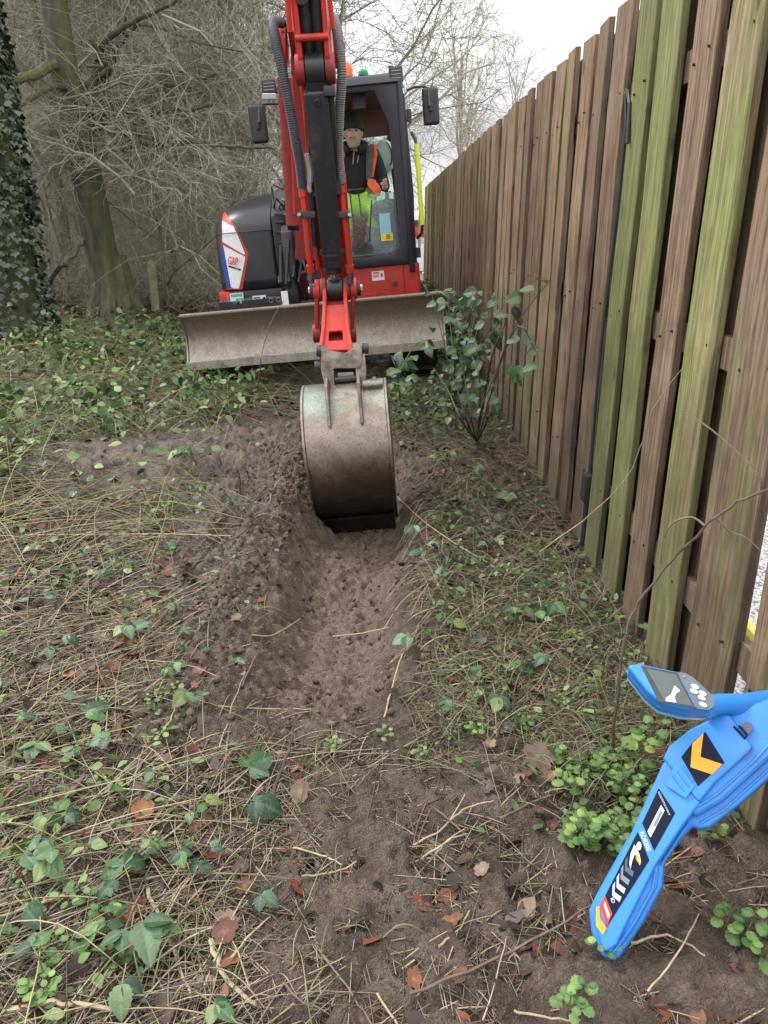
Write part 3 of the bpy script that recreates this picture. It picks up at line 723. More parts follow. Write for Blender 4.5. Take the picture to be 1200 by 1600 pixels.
# swing post / boom foot bracket with dirty hoses
sw = loc('swing_bracket', MB().extrude([(-.23, -1.02, .55), (-.23, -1.10, .8), (-.23, -1.02, 1.30), (-.23, -.88, 1.36), (-.23, -.70, 1.1), (-.23, -.66, .55)], (.10, 0, 0)).extrude([(.0, -1.02, .55), (.0, -1.10, .8), (.0, -1.02, 1.25), (.0, -.88, 1.3), (.0, -.70, 1.1), (.0, -.66, .55)], (.10, 0, 0)).box((-.08, -.85, .62), (.30, .34, .16)), BLACKP, bevel=.012, seg=2)
for i in range(9):
    x = -.26+.04*i; rr = random.Random(i)
    loc('hose', MB().tube([(x, -.66, .95), (x+.02, -.95-.1*rr.random(), 1.0+.25*rr.random()), (x+rr.uniform(-.05, .05), -1.12, .86+.1*rr.random()), (x+.03, -1.0, .68), (x, -.7, .62)], .013, 7), BLACKP, sw, smooth=True)
loc('tag_plate', MB().box((-.25, -1.12, .74), (.06, .005, .13)), WHITEP, sw)

# --- cab
o_ = [(0, .925), (.955, .925), (.985, 1.5), (.965, 2.30), (.93, 2.43), (.85, 2.475), (.35, 2.475), (0, 2.46)]
i_ = [(.06, 1.01), (.76, 1.01), (.825, 1.08), (.815, 1.95), (.80, 2.12), (.70, 2.37), (.35, 2.37), (.06, 2.37)]
cab = loc('cab', MB().ring([(x, -.80, z) for x, z in o_], [(x, -.80, z) for x, z in i_], (0, .09, 0)), CABP, bevel=.014, seg=2)
def arm_of(name, pts, w_, mat=CABP, **k): return loc(name, MB().tube(pts, w_, 8), mat, cab, smooth=True, **k)
loc('pillar', lbox((.925, -.755, 1.65), (.05, .13, 1.6)), CABP, cab, bevel=.015, seg=2)
loc('pillar', lbox((.93, -.10, 1.65), (.06, .07, 1.6)), CABP, cab, bevel=.012)
loc('pillar', lbox((.90, .45, 1.65), (.10, .10, 1.6)), CABP, cab, bevel=.012)
loc('pillar', lbox((.04, .45, 1.65), (.08, .10, 1.6)), CABP, cab, bevel=.012)
loc('pillar', lbox((.03, -.2, 1.65), (.05, .07, 1.6)), CABP, cab, bevel=.012)
loc('side_wall', lbox((.955, -.15, 1.02), (.04, 1.2, .46)), CABP, cab, bevel=.01)
loc('side_wall', lbox((.02, -.15, 1.02), (.03, 1.2, .46)), CABP, cab, bevel=.01)
loc('rear_wall', MB().ring([(x, .47, z) for x, z in ((0, .8), (.97, .8), (.97, 2.42), (0, 2.42))], [(x, .47, z) for x, z in ((.14, 1.45), (.83, 1.45), (.80, 2.13), (.16, 2.13))], (0, .04, 0)), CLINER, cab)
loc('rear_panel', lbox((.485, .44, 1.15), (.84, .03, .60)), BLACKP, cab)
loc('cab_floor', lbox((.48, -.15, .84), (.92, 1.2, .05)), BLACKP, cab)
rf_ = loc('roof', lbox((.485, -.165, 2.455), (.95, 1.33, .085), .94), CABP, cab, bevel=.028, seg=3)
loc('head_lining', lbox((.485, -.15, 2.395), (.88, 1.2, .025)), CLINER, cab)
loc('sun_visor', lbox((.56, -.62, 2.32), (.12, .02, .13)), BLACKP, cab, bevel=.01)
loc('screen_pane', MB().box((.43, -.735, 1.28), (.80, .006, .55)), GLASSD, cab)
loc('screen_seal', MB().tube([(.05, -.785, 1.03), (.75, -.785, 1.03), (.80, -.785, 1.07), (.81, -.785, 1.15), (.81, -.785, 1.55)], .009, 6), GREYCL, cab, smooth=True)
loc('side_pane', MB().box((.95, -.42, 1.82), (.006, .6, 1.1)), GLASS, cab)
loc('side_pane', MB().box((.95, .18, 1.82), (.006, .45, 1.1)), GLASS, cab)
loc('rear_pane', MB().box((.485, .50, 1.79), (.66, .006, .66)), GLASS, cab)
loc('screen_sticker', MB().box((.705, -.742, 1.295), (.10, .004, .17)), SKYPR, cab)
loc('screen_sticker', MB().box((.712, -.742, 1.175), (.11, .004, .068)), YELPR, cab)
loc('sticker_print', MB().box((.725, -.7455, 1.19), (.04, .002, .006)).box((.725, -.7455, 1.175), (.04, .002, .006)).box((.725, -.7455, 1.162), (.04, .002, .006)), NAVY, cab)
loc('wiper', MB().tube([(.45, -.755, 1.10), (.55, -.76, 1.16), (.60, -.76, 1.50)], .006, 6), BLACKP, cab, smooth=True)
for xx in (.41, .49):
    lv = loc('travel_lever', MB().tube([(xx, -.60, 1.05), (xx, -.62, 1.35), (xx-.005, -.64, 1.60)], .008, 8), BLACKP, cab, smooth=True)
    loc('grip', MB().cyl((xx-.045, -.64, 1.60), (xx+.045, -.64, 1.605), .011, 10), BLACKP, lv, smooth=True)
seat = loc('seat', lbox((.42, .05, 1.28), (.46, .46, .12)), SEATM, cab, bevel=.04, seg=3)
loc('seat_back', lbox((.42, .25, 1.62), (.44, .12, .62)), SEATM, seat, bevel=.05, seg=3)
hr = MB(); hr.ball((0, 0, 0), (.105, .045, .155), 20, 12)
rm = EM @ Matrix.Translation((.76, .22, 1.92)); hr.v = [rm @ q for q in hr.v]
obj('headrest', hr, PALEG, seat, smooth=True)
loc('headrest_band', MB().tube([(.76+.07*math.sin(a), .175, 1.92+.125*math.cos(a)) for a in np.linspace(.3, 2.4, 9)], .006, 6), SEATM, seat, smooth=True)
loc('armrest', lbox((.75, -.12, 1.46), (.13, .42, .10)), SEATM, cab, bevel=.03, seg=2)
js = loc('joystick', MB().tube([(.745, -.36, 1.48), (.745, -.38, 1.56), (.74, -.39, 1.63)], [.022, .015, .022], 10), BLACKP, cab, smooth=True)
loc('switch', MB().cyl((.775, -.40, 1.565), (.775, -.42, 1.565), .012, 10), REDPR, cab, smooth=True)
# handrail, mirrors, work lights, beacons
loc('handrail', MB().tube([(1.0, -.80, 2.02), (1.03, -.83, 1.96), (1.035, -.84, 1.9)], .014, 8), CABP, cab, smooth=True)
loc('handrail_sleeve', MB().tube([(1.035, -.84, 1.92), (1.04, -.85, 1.25)], .021, 10), LIME, cab, smooth=True)
loc('handrail', MB().tube([(1.04, -.85, 1.25), (1.03, -.83, 1.18), (.99, -.78, 1.14)], .014, 8), CABP, cab, smooth=True)
loc('hinge', MB().cyl((.99, -.81, 2.2), (.99, -.81, 2.1), .022, 10), GREASE, cab, smooth=True)
loc('hinge', MB().cyl((.99, -.81, 1.06), (.99, -.81, .97), .022, 10), GREASE, cab, smooth=True)
def mirror(c, sgn):
    """c: centre of the mirror, world"""
    c = Vector(c); mb = MB().box((0, 0, 0), (.142, .045, .30)); mb.v = [EM.to_3x3() @ q+c for q in mb.v]
    m_ = obj('mirror', mb, BLACKP, ex, bevel=.03, seg=4, smooth=True)
    obj('mirror_clamp', MB().box(c+Vector((0, -.03, -.01)), (.03, .03, .07)), GREASE, m_, bevel=.006)
    return m_
mc = P(673, 166, 6.75); mr = mirror(mc, 1)
obj('mirror_arm', MB().tube([P(636, 141, 6.75), P(648, 136, 6.72), P(664, 135, 6.7), P(669, 139, 6.69), P(671, 166, 6.69)], .010, 8), GREASE, mr, smooth=True)
mc = P(404, 194, 6.55); mr = mirror(mc, -1)
obj('mirror_arm', MB().tube([P(447, 182, 6.7), P(437, 162, 6.6), P(420, 162, 6.5), P(404, 164, 6.49), P(405, 192, 6.49)], .011, 8), GREASE, mr, smooth=True)
obj('mirror_mast', MB().tube([P(452, 240, 6.9), P(447, 182, 6.7), P(440, 140, 6.6), P(430, 137, 6.6)], .014, 8), BLACKP, mr, smooth=True)
def worklight(c, wd, hd):
    c = Vector(c); m3 = EM.to_3x3()
    def bx(d, off):
        mb = MB().box((0, 0, 0), d); mb.v = [m3 @ (q+Vector(off))+c for q in mb.v]; return mb
    l_ = obj('work_light', bx((wd, .07, hd), (0, 0, 0)), BLACKP, ex, bevel=.014, seg=2)
    obj('lens', bx((wd*.8, .006, hd*.8), (0, -.036, 0)), DGLASS, l_, bevel=.002)
    for i in range(3): obj('reflector_rib', bx((wd*.7, .004, .004), (0, -.0405, (i-1)*hd*.22)), SILVER, l_)
    obj('light_bracket', bx((wd*.5, .05, .03), (0, .01, -hd*.6)), CHROME, l_)
    return l_
worklight(P(619, 117, 6.62), .115, .125); worklight(P(421, 136, 6.55), .125, .11)
obj('light_bracket', MB().box(P(421, 151, 6.52), (.12, .03, .05)), SILVER, ex, bevel=.008)
def beacon(c, r, h, mat):
    c = Vector(c); b_ = obj('beacon', MB().tube([c, c+Vector((0, 0, h*.5)), c+Vector((0, 0, h*.85)), c+Vector((0, 0, h))], [r, r, r*.8, r*.35], 16), mat, ex, smooth=True, angle=50)
    obj('beacon_base', MB().cyl(c+Vector((0, 0, -.03)), c, r*1.12, 16), BLACKP, b_, smooth=True)
beacon(P(541, 121, 6.95), .062, .12, AMBER); beacon(P(568, 118, 6.9), .045, .05, GREENL)
loc('roof_rail', MB().tube([(.86, -.76, 2.46), (.86, -.76, 2.54), (.90, -.70, 2.54), (.95, -.7, 2.38)], .02, 8), CABP, cab, smooth=True)

# --- boom: from the swing bracket up over the frame and down to the elbow
bpx = [(482, 405, 6.75), (480, 330, 6.6), (477, 250, 6.45), (473, 130, 6.2), (469, 0, 5.75), (470, -110, 5.1), (477, -90, 4.45), (480, -10, 4.12), (484, 75, 3.98)]
bp = [P(*q) for q in bpx]
def beam(pts, wd, dp, sidev=None):
    secs = []; K = len(pts)
    for i, p in enumerate(pts):
        t = (pts[min(i+1, K-1)]-pts[max(i-1, 0)]).normalized()
        s = Vector((1, 0, .087)); s = (s-t*s.dot(t)).normalized(); f = s.cross(t).normalized()
        a = (wd[i] if hasattr(wd, '__len__') else wd)/2; c_ = (dp[i] if hasattr(dp, '__len__') else dp)/2
        secs.append([p+s*a+f*c_, p-s*a+f*c_, p-s*a-f*c_, p+s*a-f*c_])
    return MB().loft(secs)
boom = obj('boom', beam(bp, [.20, .18, .155, .155, .165, .2, .21, .22, .2], [.22, .3, .34, .38, .42, .44, .36, .3, .2]), DRED, ex, bevel=.012, seg=2)
for px in (443, 521): obj('elbow_boss', MB().cyl(P(px-6, 78, 4.0), P(px+6, 78, 4.0), .085, 20), RED, boom, bevel=.008, seg=2, smooth=True)
for px in (438, 523): obj('pipe_bracket', MB().extrude([P(px-4, 30, 3.98), P(px+8, 34, 3.98), P(px+10, 58, 3.98), P(px-2, 52, 3.98)], (0, .06, 0)), RED, boom, bevel=.004)
ram = obj('boom_ram', MB().tube([P(458, 352, 6.3), P(453, 250, 6.1), P(445, 120, 5.7)], .058, 12), DRED, ex, smooth=True)
obj('ram_end', MB().cyl(P(450, 347, 6.32), P(467, 347, 6.32), .065, 14), GREASE, ram, smooth=True)
obj('ram_line', MB().tube([P(460, 335, 6.2), P(457, 250, 6.02), P(451, 140, 5.62)], .010, 6), RED, ram, smooth=True)
# lower part seen left of the stick: red steel pipe that runs down the boom
# --- stick (dipper arm)
A = P(493, 108, 3.62); B = P(524, 452, 4.32); D = (B-A).normalized(); S = Vector((1, 0, .06)); S = (S-D*S.dot(D)).normalized(); Fv = D.cross(S).normalized()
if Fv.y > 0: Fv = -Fv
AB = (B-A).length
def at(t, s=0, f=0): return A+D*(t*AB)+S*s+Fv*f
def sbox(t0, t1, w0, w1, f0, d0, d1, s=0, s1=None):
    s1 = s if s1 is None else s1; secs = []
    for t, w_, d_, ss in ((t0, w0, d0, s), (t1, w1, d1, s1)):
        secs.append([at(t, ss+w_/2, f0+d_/2), at(t, ss-w_/2, f0+d_/2), at(t, ss-w_/2, f0-d_/2), at(t, ss+w_/2, f0-d_/2)])
    return MB().loft(secs)
stick = obj('stick', sbox(-.75, 1.02, .175, .165, -.21, .24, .17, -.012, 0), RED, ex, bevel=.012, seg=2)
# raised side flanges and the twin lugs that hold the bucket ram
for s in (-1, 1):
    fl_ = MB().loft([[at(t, s*w_+.011, f), at(t, s*w_-.011, f), at(t, s*w_-.011, f-dd), at(t, s*w_+.011, f-dd)] for t, w_, f, dd in ((-.8, .068, .02, .16), (-.3, .064, .03, .16), (-.05, .062, .05, .18), (.08, .062, -.02, .12), (.5, .09, -.08, .05), (.93, .092, -.08, .05))])
    obj('side_flange', fl_, RED, stick, bevel=.004)
    obj('lug_boss', MB().cyl(at(0, s*.048), at(0, s*.092), .066, 24), DRED, stick, bevel=.006, seg=2, smooth=True)
    obj('upper_pipe', MB().tube([at(-.8, s*.088, .03), at(-.4, s*.086, .04), at(-.15, s*.098, .03)], .012, 8), RED, stick, smooth=True)
obj('cross_tube', MB().cyl(at(-.125, -.075, .045), at(-.125, .075, .045), .015, 12), RED, stick, smooth=True)
ar = obj('arm_ram', MB().tube([at(-.9, -.026, -.01), at(-.25, -.026, -.02), at(-.03, -.026, -.03)], [.03, .032, .03], 12), WORNBLK, ex, smooth=True)
obj('ram_barrel', MB().tube([at(-.9, .030, -.01), at(-.25, .030, -.02), at(-.03, .030, -.03)], [.032, .033, .03], 12), WORNBLK, ar, smooth=True)
obj('ram_clamp', MB().cyl(at(-.27, -.03, .0), at(-.27, -.03, .04), .034, 12), GREASE, ar, smooth=True)
obj('ram_clamp', MB().cyl(at(-.29, .03, .0), at(-.29, .03, .03), .034, 12), GREASE, ar, smooth=True)
# bucket ram: eye, guarded barrel, gland, rod, rod eye
br = obj('bucket_ram', sbox(.075, .875, .128, .098, .015, .11, .10), WORNBLK, ex, bevel=.022, seg=3, smooth=True)
obj('ram_eye', MB().cyl(at(0, -.045), at(0, .045), .07, 24), BLACKP, br, bevel=.008, seg=2, smooth=True)
obj('ram_neck', sbox(0, .08, .092, .105, 0, .11, .10), BLACKP, br, bevel=.012, seg=2)
obj('ram_bolt', MB().cyl(at(.115, 0, .06), at(.115, 0, .082), .018, 6), WORNBLK, br, bevel=.003)
obj('ram_gland', MB().cyl(at(.875), at(.905), .052, 20), GREASE, br, bevel=.004, seg=2, smooth=True)
obj('ram_rod', MB().cyl(at(.9), at(.97), .024, 16), CHROME, br, smooth=True)
obj('rod_eye', MB().cyl(at(1, -.045), at(1, .045), .063, 24), BLACKP, br, bevel=.012, seg=2, smooth=True)
obj('rod_neck', MB().cyl(at(.935), at(.98), .035, 16), BLACKP, br, bevel=.004, smooth=True)
obj('ram_band', MB().cyl(at(.795, 0, .012), at(.803, 0, .012), .068, 20), GREASE, br, smooth=True)
# hoses and steel pipes down both sides
def corrugated(px, r, mat, parent, name='hose'):
    pts = [P(*q) for q in px]; o = []
    for i in range(len(pts)-1):
        p0, p1, p2, p3 = [pts[max(0, min(len(pts)-1, j))] for j in (i-1, i, i+1, i+2)]
        n = max(4, int((p2-p1).length/.0024))
        for k in range(n):
            t = k/n; o.append(.5*((2*p1)+(p2-p0)*t+(2*p0-5*p1+4*p2-p3)*t*t+(3*p1-p0-3*p2+p3)*t**3))
    o.append(pts[-1])
    return obj(name, MB().tube(o, [r*(1.07 if (i//2) % 2 else .9) for i in range(len(o))], 12), mat, parent, smooth=True, angle=180)
corrugated([(472, 292, 3.98), (469, 262, 3.9), (461, 215, 3.78), (451, 160, 3.68), (441, 110, 3.62), (431, 62, 3.6), (427, 42, 3.66), (431, 34, 3.8), (440, 36, 3.95)], .0235, HOSEB, stick)
corrugated([(532, 287, 3.98), (529, 240, 3.9), (530, 180, 3.78), (534, 120, 3.68), (531, 80, 3.64), (526, 45, 3.66), (520, 30, 3.75), (512, 30, 3.9), (508, 38, 3.98)], .0235, HOSE, stick)
for side, pts in ((-1, [(473, 298, 3.99), (477, 330, 4.03), (481, 380, 4.12), (486, 425, 4.22)]), (1, [(532, 290, 3.99), (537, 330, 4.03), (543, 380, 4.12), (547, 425, 4.22)])):
    pts = [P(*q) for q in pts]
    pp = obj('steel_pipe', MB().tube(pts, .0165, 12), RED, stick, smooth=True)
    obj('pipe_collar', MB().tube([pts[0], pts[0]*.7+pts[1]*.3], .024, 12), RED, pp, smooth=True)
    obj('pipe_fitting', MB().tube([pts[0]+Vector((0, 0, .085)), pts[0]+Vector((0, 0, .05)), pts[0]+Vector((0, 0, .048)), pts[0]], [.017, .02, .025, .022], 12), HITCH, pp, smooth=True, angle=30)
    obj('pipe_clamp', MB().box(pts[1]*.9+pts[2]*.1+Vector((side*-.01, -.004, 0)), (.085, .045, .035)), GREASE, pp, bevel=.005, seg=2)
    obj('clamp_bolt', MB().cyl(pts[1]*.9+pts[2]*.1+Vector((side*.03, -.02, 0)), pts[1]*.9+pts[2]*.1+Vector((side*.03, -.04, 0)), .01, 6), CHROME, pp)
    obj('pipe_collar', MB().tube([pts[2]*.25+pts[3]*.75, pts[3]], .023, 12), RED, pp, smooth=True)
    obj('pipe_end', MB().tube([pts[3], pts[3]+Vector((-.0, 0, -.06))], .018, 10), GREASE, pp, smooth=True)
obj('ram_feed_pipe', MB().tube([P(508, 146, 3.62), P(517, 141, 3.62), P(519, 160, 3.66), P(523, 220, 3.78), P(526, 285, 3.95)], .013, 8), BLACKP, stick, smooth=True)
obj('feed_block', MB().box(P(515, 143, 3.6), (.055, .05, .045)), BLACKP, stick, bevel=.008, seg=2)
obj('feed_elbow', MB().tube([P(526, 283, 3.94), P(529, 300, 3.96), P(521, 306, 4.0)], .02, 8), BLACKP, stick, smooth=True)
obj('ram_line', MB().tube([P(487, 140, 3.72), P(483, 230, 3.86), P(490, 330, 4.03), P(497, 400, 4.2)], .007, 6), BLACKP, stick, smooth=True)
obj('ram_line', MB().tube([P(480, 240, 3.88), P(485, 268, 3.92), P(484, 292, 3.97), P(488, 306, 4.0)], .016, 8), SILVER, stick, smooth=True)
obj('hose_guard', MB().tube([P(484, 300, 3.98), P(489, 340, 4.05), P(492, 385, 4.15)], .014, 8), BLACKP, stick, smooth=True)
# linkage at the foot of the stick
lk = obj('link_pin', MB().cyl(at(1, -.135), at(1, .135), .036, 20), GREASE, ex, smooth=True)
for s in (-1, 1):
    obj('link_boss', MB().cyl(at(1, s*.048), at(1, s*.083), .062, 24), DRED, lk, bevel=.006, seg=2, smooth=True)
    obj('link_boss', MB().cyl(at(1, s*.086), at(1, s*.122), .058, 24), RED, lk, bevel=.006, seg=2, smooth=True)
    obj('link_cap', MB().cyl(at(1, s*.122), at(1, s*.142), .042, 20), GREASE, lk, bevel=.004, seg=2, smooth=True)
    obj('pin_nut', MB().cyl(at(1, s*.14), at(1, s*.152), .02, 6), CHROME, lk)
    b2 = P(523+s*27, 521, 4.42)
    a2 = at(1, s*.104)
    mbx = MB()
    t_ = (b2-a2).normalized(); f_ = S.cross(t_).normalized()
    mbx.loft([[a2+S*.012+f_*.045, a2-S*.012+f_*.045, a2-S*.012-f_*.045, a2+S*.012-f_*.045], [b2+S*.012+f_*.04, b2-S*.012+f_*.04, b2-S*.012-f_*.04, b2+S*.012-f_*.04]])
    obj('side_link', mbx, DRED, lk, bevel=.005)
    obj('side_link_boss', MB().cyl(b2-S*.024, b2+S*.024, .052, 20), DRED, lk, bevel=.006, seg=2, smooth=True)
Hh = P(526, 556, 4.10)                                        # top pin of the quick hitch
t_ = (Hh-B).normalized(); f_ = S.cross(t_).normalized(); f_ = -f_ if f_.y > 0 else f_
def hp(u, s, f=0): return B+(Hh-B)*u+S*s+f_*f
hl = obj('hitch_link', MB().ring([hp(.30, -.052, .03), hp(.30, .052, .03), hp(.97, .072, .03), hp(.97, -.072, .03)], [hp(.69, -.036, .03), hp(.69, .036, .03), hp(.83, .038, .03), hp(.83, -.038, .03)], -f_*.016), RED, ex, bevel=.003)
for s in (-1, 1):
    obj('link_cheek', MB().loft([[hp(u, s*w_+s*.010, a_), hp(u, s*w_-s*.010, a_), hp(u, s*w_-s*.010, -b_), hp(u, s*w_+s*.010, -b_)] for u, w_, a_, b_ in ((0, .056, .05, .05), (.3, .058, .045, .05), (.7, .066, .05, .05), (.93, .078, .055, .05), (1.04, .08, .04, .04))]), RED, hl, bevel=.004)
obj('link_back', MB().loft([[hp(u, w_, -.03), hp(u, -w_, -.03), hp(u, -w_, -.045), hp(u, w_, -.045)] for u, w_ in ((.1, .05), (1, .07))]), DRED, hl)
# --- quick hitch casting
pl = P(535, 575, 3.97); nrm = Vector((0, -.9, .32)).normalized()
def Q(px, py, off=0): return RP(px, py, pl, nrm)+nrm*off
hit = obj('quick_hitch', MB().extrude([Q(x, y, .05) for x, y in ((502, 545), (508, 541), (516, 550), (540, 554), (552, 546), (560, 535), (566, 541), (568, 566), (562, 580), (557, 578), (524, 578), (517, 584), (508, 575), (503, 562))], -nrm*.13), HITCH, ex, bevel=.008, seg=2)
for poly in ([(503, 560), (513, 568), (523, 582), (524, 614), (512, 616), (506, 596), (502, 578)], [(556, 578), (562, 566), (570, 552), (573, 580), (571, 604), (566, 612), (558, 612)]):
    obj('hitch_cheek', MB().extrude([Q(x, y, .045) for x, y in poly], -nrm*.12), HITCH, hit, bevel=.006, seg=2)
obj('hitch_core', MB().extrude([Q(x, y, -.02) for x, y in ((520, 580), (558, 578), (560, 614), (522, 616))], -nrm*.05), GREASE, hit, bevel=.004)
obj('hitch_bar', MB().cyl(Q(523, 613, .035), Q(559, 610, .035), .011, 10), HITCH, hit, smooth=True)
obj('hitch_bar', MB().cyl(Q(524, 595, .03), Q(558, 592, .03), .016, 12), GREASE, hit, smooth=True)
obj('hitch_slab', MB().extrude([Q(x, y, .03) for x, y in ((528, 583), (553, 582), (553, 590), (528, 591))], -nrm*.03), HITCH, hit, bevel=.003)
for px, py in ((500, 549), (571, 545), (497, 573)):
    obj('hitch_pin', MB().cyl(Q(px-5, py, .01), Q(px+5, py, .01), .028, 16), GREASE, hit, bevel=.004, seg=2, smooth=True)
obj('hitch_pin', MB().cyl(Q(566, 601, .02), Q(585, 598, .02), .022, 14), GREASE, hit, bevel=.004, seg=2, smooth=True)
obj('pin_nut', MB().cyl(Q(583, 598, .02), Q(588, 597, .02), .028, 6), HITCH, hit)
obj('pin_tail', MB().tube([Q(579, 604, .03), Q(580, 612, .03)], .01, 8), GREASE, hit)

# --- bucket: back of the shell faces the camera
BC0 = P(539, 608, 3.86); BCB = P(561, 818, 4.10)
bx_ = Vector((1, 0, .10)).normalized(); bz = (BC0-BCB); bz = (bz-bx_*bz.dot(bx_)).normalized(); by = bz.cross(bx_).normalized()
BH = (BC0-BCB).length; HW = .199
print('bucket height', BH)
shell = [(.26, .98), (.14, 1.02), (.03, 1.0), (-.035, .955), (-.085, .90), (-.135, .82), (-.17, .72), (-.19, .61), (-.195, .5), (-.185, .39), (-.16, .28), (-.12, .18), (-.065, .09), (0, .02)]
def bkp(x, y, z): return BCB+bx_*x+by*y+bz*(z*BH)
sh = catmull([(a, b_) for a, b_ in shell], 3)
m, nt, b = material('bucket_steel'); v = mapping(nt); atr = N(nt, 'ShaderNodeAttribute', attribute_name='hgt')
n1 = noise_n(nt, v, 7, 7, .65); ad = N(nt, 'ShaderNodeMath', operation='ADD'); nt.links.new(atr.outputs['Fac'], ad.inputs[0]); nt.links.new(maprange(nt, n1, .2, .8, -.16, .16), ad.inputs[1])
c = ramp(nt, ad.outputs[0], [(.06, (.030, .026, .024)), (.24, (.034, .028, .026)), (.42, (.085, .058, .040)), (.56, (.165, .122, .095)), (.72, (.285, .235, .205)), (.86, (.20, .165, .12)), (.95, (.33, .295, .26))])  # darker down the shell: underside shade and ground reflection put into the colour
teal = maprange(nt, noise_n(nt, v, 5, 5, .6), .54, .64, 0, .6); hi = maprange(nt, ad.outputs[0], .80, .90, 0, .85); mu = N(nt, 'ShaderNodeMath', operation='MULTIPLY'); nt.links.new(teal, mu.inputs[0]); nt.links.new(hi, mu.inputs[1])
c = mixc(nt, mu.outputs[0], c, (.12, .27, .21))
crk = noise_n(nt, v, 90, 3, .7); c = mixc(nt, maprange(nt, crk, .52, .7, 0, .6), c, (.05, .04, .04))
vst = mapping(nt, (2, 2, 26)); stn = noise_n(nt, vst, 3, 4, .7)
c = mixc(nt, maprange(nt, stn, .55, .75, 0, .4), c, (.16, .12, .09))
nt.links.new(c, b.inputs['Base Color']); b.inputs['Metallic'].default_value = .65
nt.links.new(maprange(nt, n1, .35, .65, .24, .5), b.inputs['Roughness']); bump(nt, b, crk, .5, .003)
BUCK = m
mb = MB(); ins = [(q.x+.016*(1 if i > 2 else 0), q.y-(.016 if i <= 8 else 0)) for i, q in enumerate(sh)]
xs = np.linspace(-HW, HW, 9)
loop = [(q.x, q.y) for q in sh]+ins[::-1]
mb.loft([[bkp(x*(1.02 if z > .5 else .985), y, z) for y, z in loop] for x in xs])
bucket = obj('bucket', mb, BUCK, ex, smooth=True, angle=40)
at_ = bucket.data.attributes.new('hgt', 'FLOAT', 'POINT'); binv = worldm(bucket)
for i, vv in enumerate(bucket.data.vertices):
    at_.data[i].value = ((binv @ vv.co)-BCB).dot(bz)/BH
def hgt(o, val=None):
    a_ = o.data.attributes.new('hgt', 'FLOAT', 'POINT'); wm = worldm(o)
    for i, vv in enumerate(o.data.vertices): a_.data[i].value = val if val is not None else ((wm @ vv.co)-BCB).dot(bz)/BH
for s in (-1, 1):
    outl = [(q.x-.010, q.y+.004) for q in sh]+[(.13, .04), (.30, .30), (.36, .62), (.34, .95)]
    o = obj('side_plate', MB().extrude([bkp(s*(HW*1.0)+s*(.006 if z > .5 else -.002), y, z) for y, z in outl], bx_*s*.013), BUCK, bucket, bevel=.002); hgt(o)
    # hanger ears that run down the shell
    xo = -.075 if s < 0 else .085
    ear = [(.10, 1.03), (-.03, 1.10), (-.10, 1.06), (-.135, .95), (-.175, .80), (-.14, .80), (-.05, .93), (.02, .99)]
    o = obj('hanger_ear', MB().extrude([bkp(xo+.008, y, z) for y, z in ear], -bx_*.016), HITCH, bucket, bevel=.003)
o = obj('cutting_lip', MB().box((0, 0, 0), (HW*2.0, .030, .10)), BUCK, bucket); bpy.data.objects.remove(o)
mbl = MB().loft([[bkp(x, y, z) for y, z in ((-.058, .085), (-.068, .09), (-.012, -.055), (.004, -.05))] for x in (-HW*.98, HW*.98)])
o = obj('cutting_lip', mbl, BUCK, bucket); hgt(o, .15)
mbl = MB().loft([[bkp(x, y, z) for y, z in ((-.083, .092), (-.090, .10), (-.066, .075), (-.060, .07))] for x in (-HW*.99, HW*.99)])
o = obj('wear_strip', mbl, BUCK, bucket); hgt(o, .5)
o = obj('torque_tube', MB().cyl(bkp(.10, .02, 1.005), bkp(HW, .02, 1.005), .028, 14), BUCK, bucket, smooth=True); hgt(o, .9)

# ============================================================ DRIVER
def skinned(name, joints, edges, mat, parent, sub=2, root=0):
    me = bpy.data.meshes.new(name); inv = worldm(parent).inverted()
    me.from_pydata([tuple(inv @ Vector(j[0])) for j in joints], edges, []); me.materials.append(mat)
    o = bpy.data.objects.new(name, me); C.objects.link(o); o.parent = parent
    sk = o.modifiers.new('skin', 'SKIN'); sk.use_smooth_shade = True
    for i, j in enumerate(joints):
        r_ = j[1]; r_ = (r_, r_) if not hasattr(r_, '__len__') else r_
        me.skin_vertices[0].data[i].radius = r_; me.skin_vertices[0].data[i].use_root = (i == root)
    ss = o.modifiers.new('sub', 'SUBSURF'); ss.levels = sub; ss.render_levels = sub
    return o
DP = lambda px, py, Y: PY(px, py, Y)
hips = DP(556, 318, 8.12)
per = thing('person', 'person in a dark green beanie and black hoodie driving the excavator', 'person', (hips.x, hips.y, hips.z-.1))
hc = DP(552, 207, 8.0)                                        # centre of the face
neck = hc+Vector((.005, .05, -.13)); chest = DP(556, 262, 8.16); belly = DP(556, 292, 8.14)
sL, sR = DP(531, 243, 8.14), DP(585, 243, 8.14)
eR, wR = DP(600, 290, 8.02), DP(602, 293, 7.82); eL, wL = DP(518, 292, 8.0), DP(526, 300, 7.8)
hR, hL = hips+Vector((.10, 0, -.03)), hips+Vector((-.10, 0, -.03))
kR, kL = DP(588, 330, 7.72), DP(540, 332, 7.72)
aR, aL = DP(580, 385, 7.82), DP(541, 388, 7.82)
J = [(hips, .12), (belly, (.13, .10)), (chest, (.15, .11)), (neck, .055), (hc+Vector((0, .02, -.02)), (.075, .085)), (hc+Vector((0, .03, .07)), (.07, .085)),
     (sL, .06), (eL, .043), (wL, .03), (sR, .06), (eR, .043), (wR, .03), (hL, .085), (kL, .058), (aL, .038), (hR, .085), (kR, .058), (aR, .038)]
E = [(0, 1), (1, 2), (2, 3), (3, 4), (4, 5), (2, 6), (6, 7), (7, 8), (2, 9), (9, 10), (10, 11), (0, 12), (12, 13), (13, 14), (0, 15), (15, 16), (16, 17)]
body = skinned('body', J, E, SKIN, per)
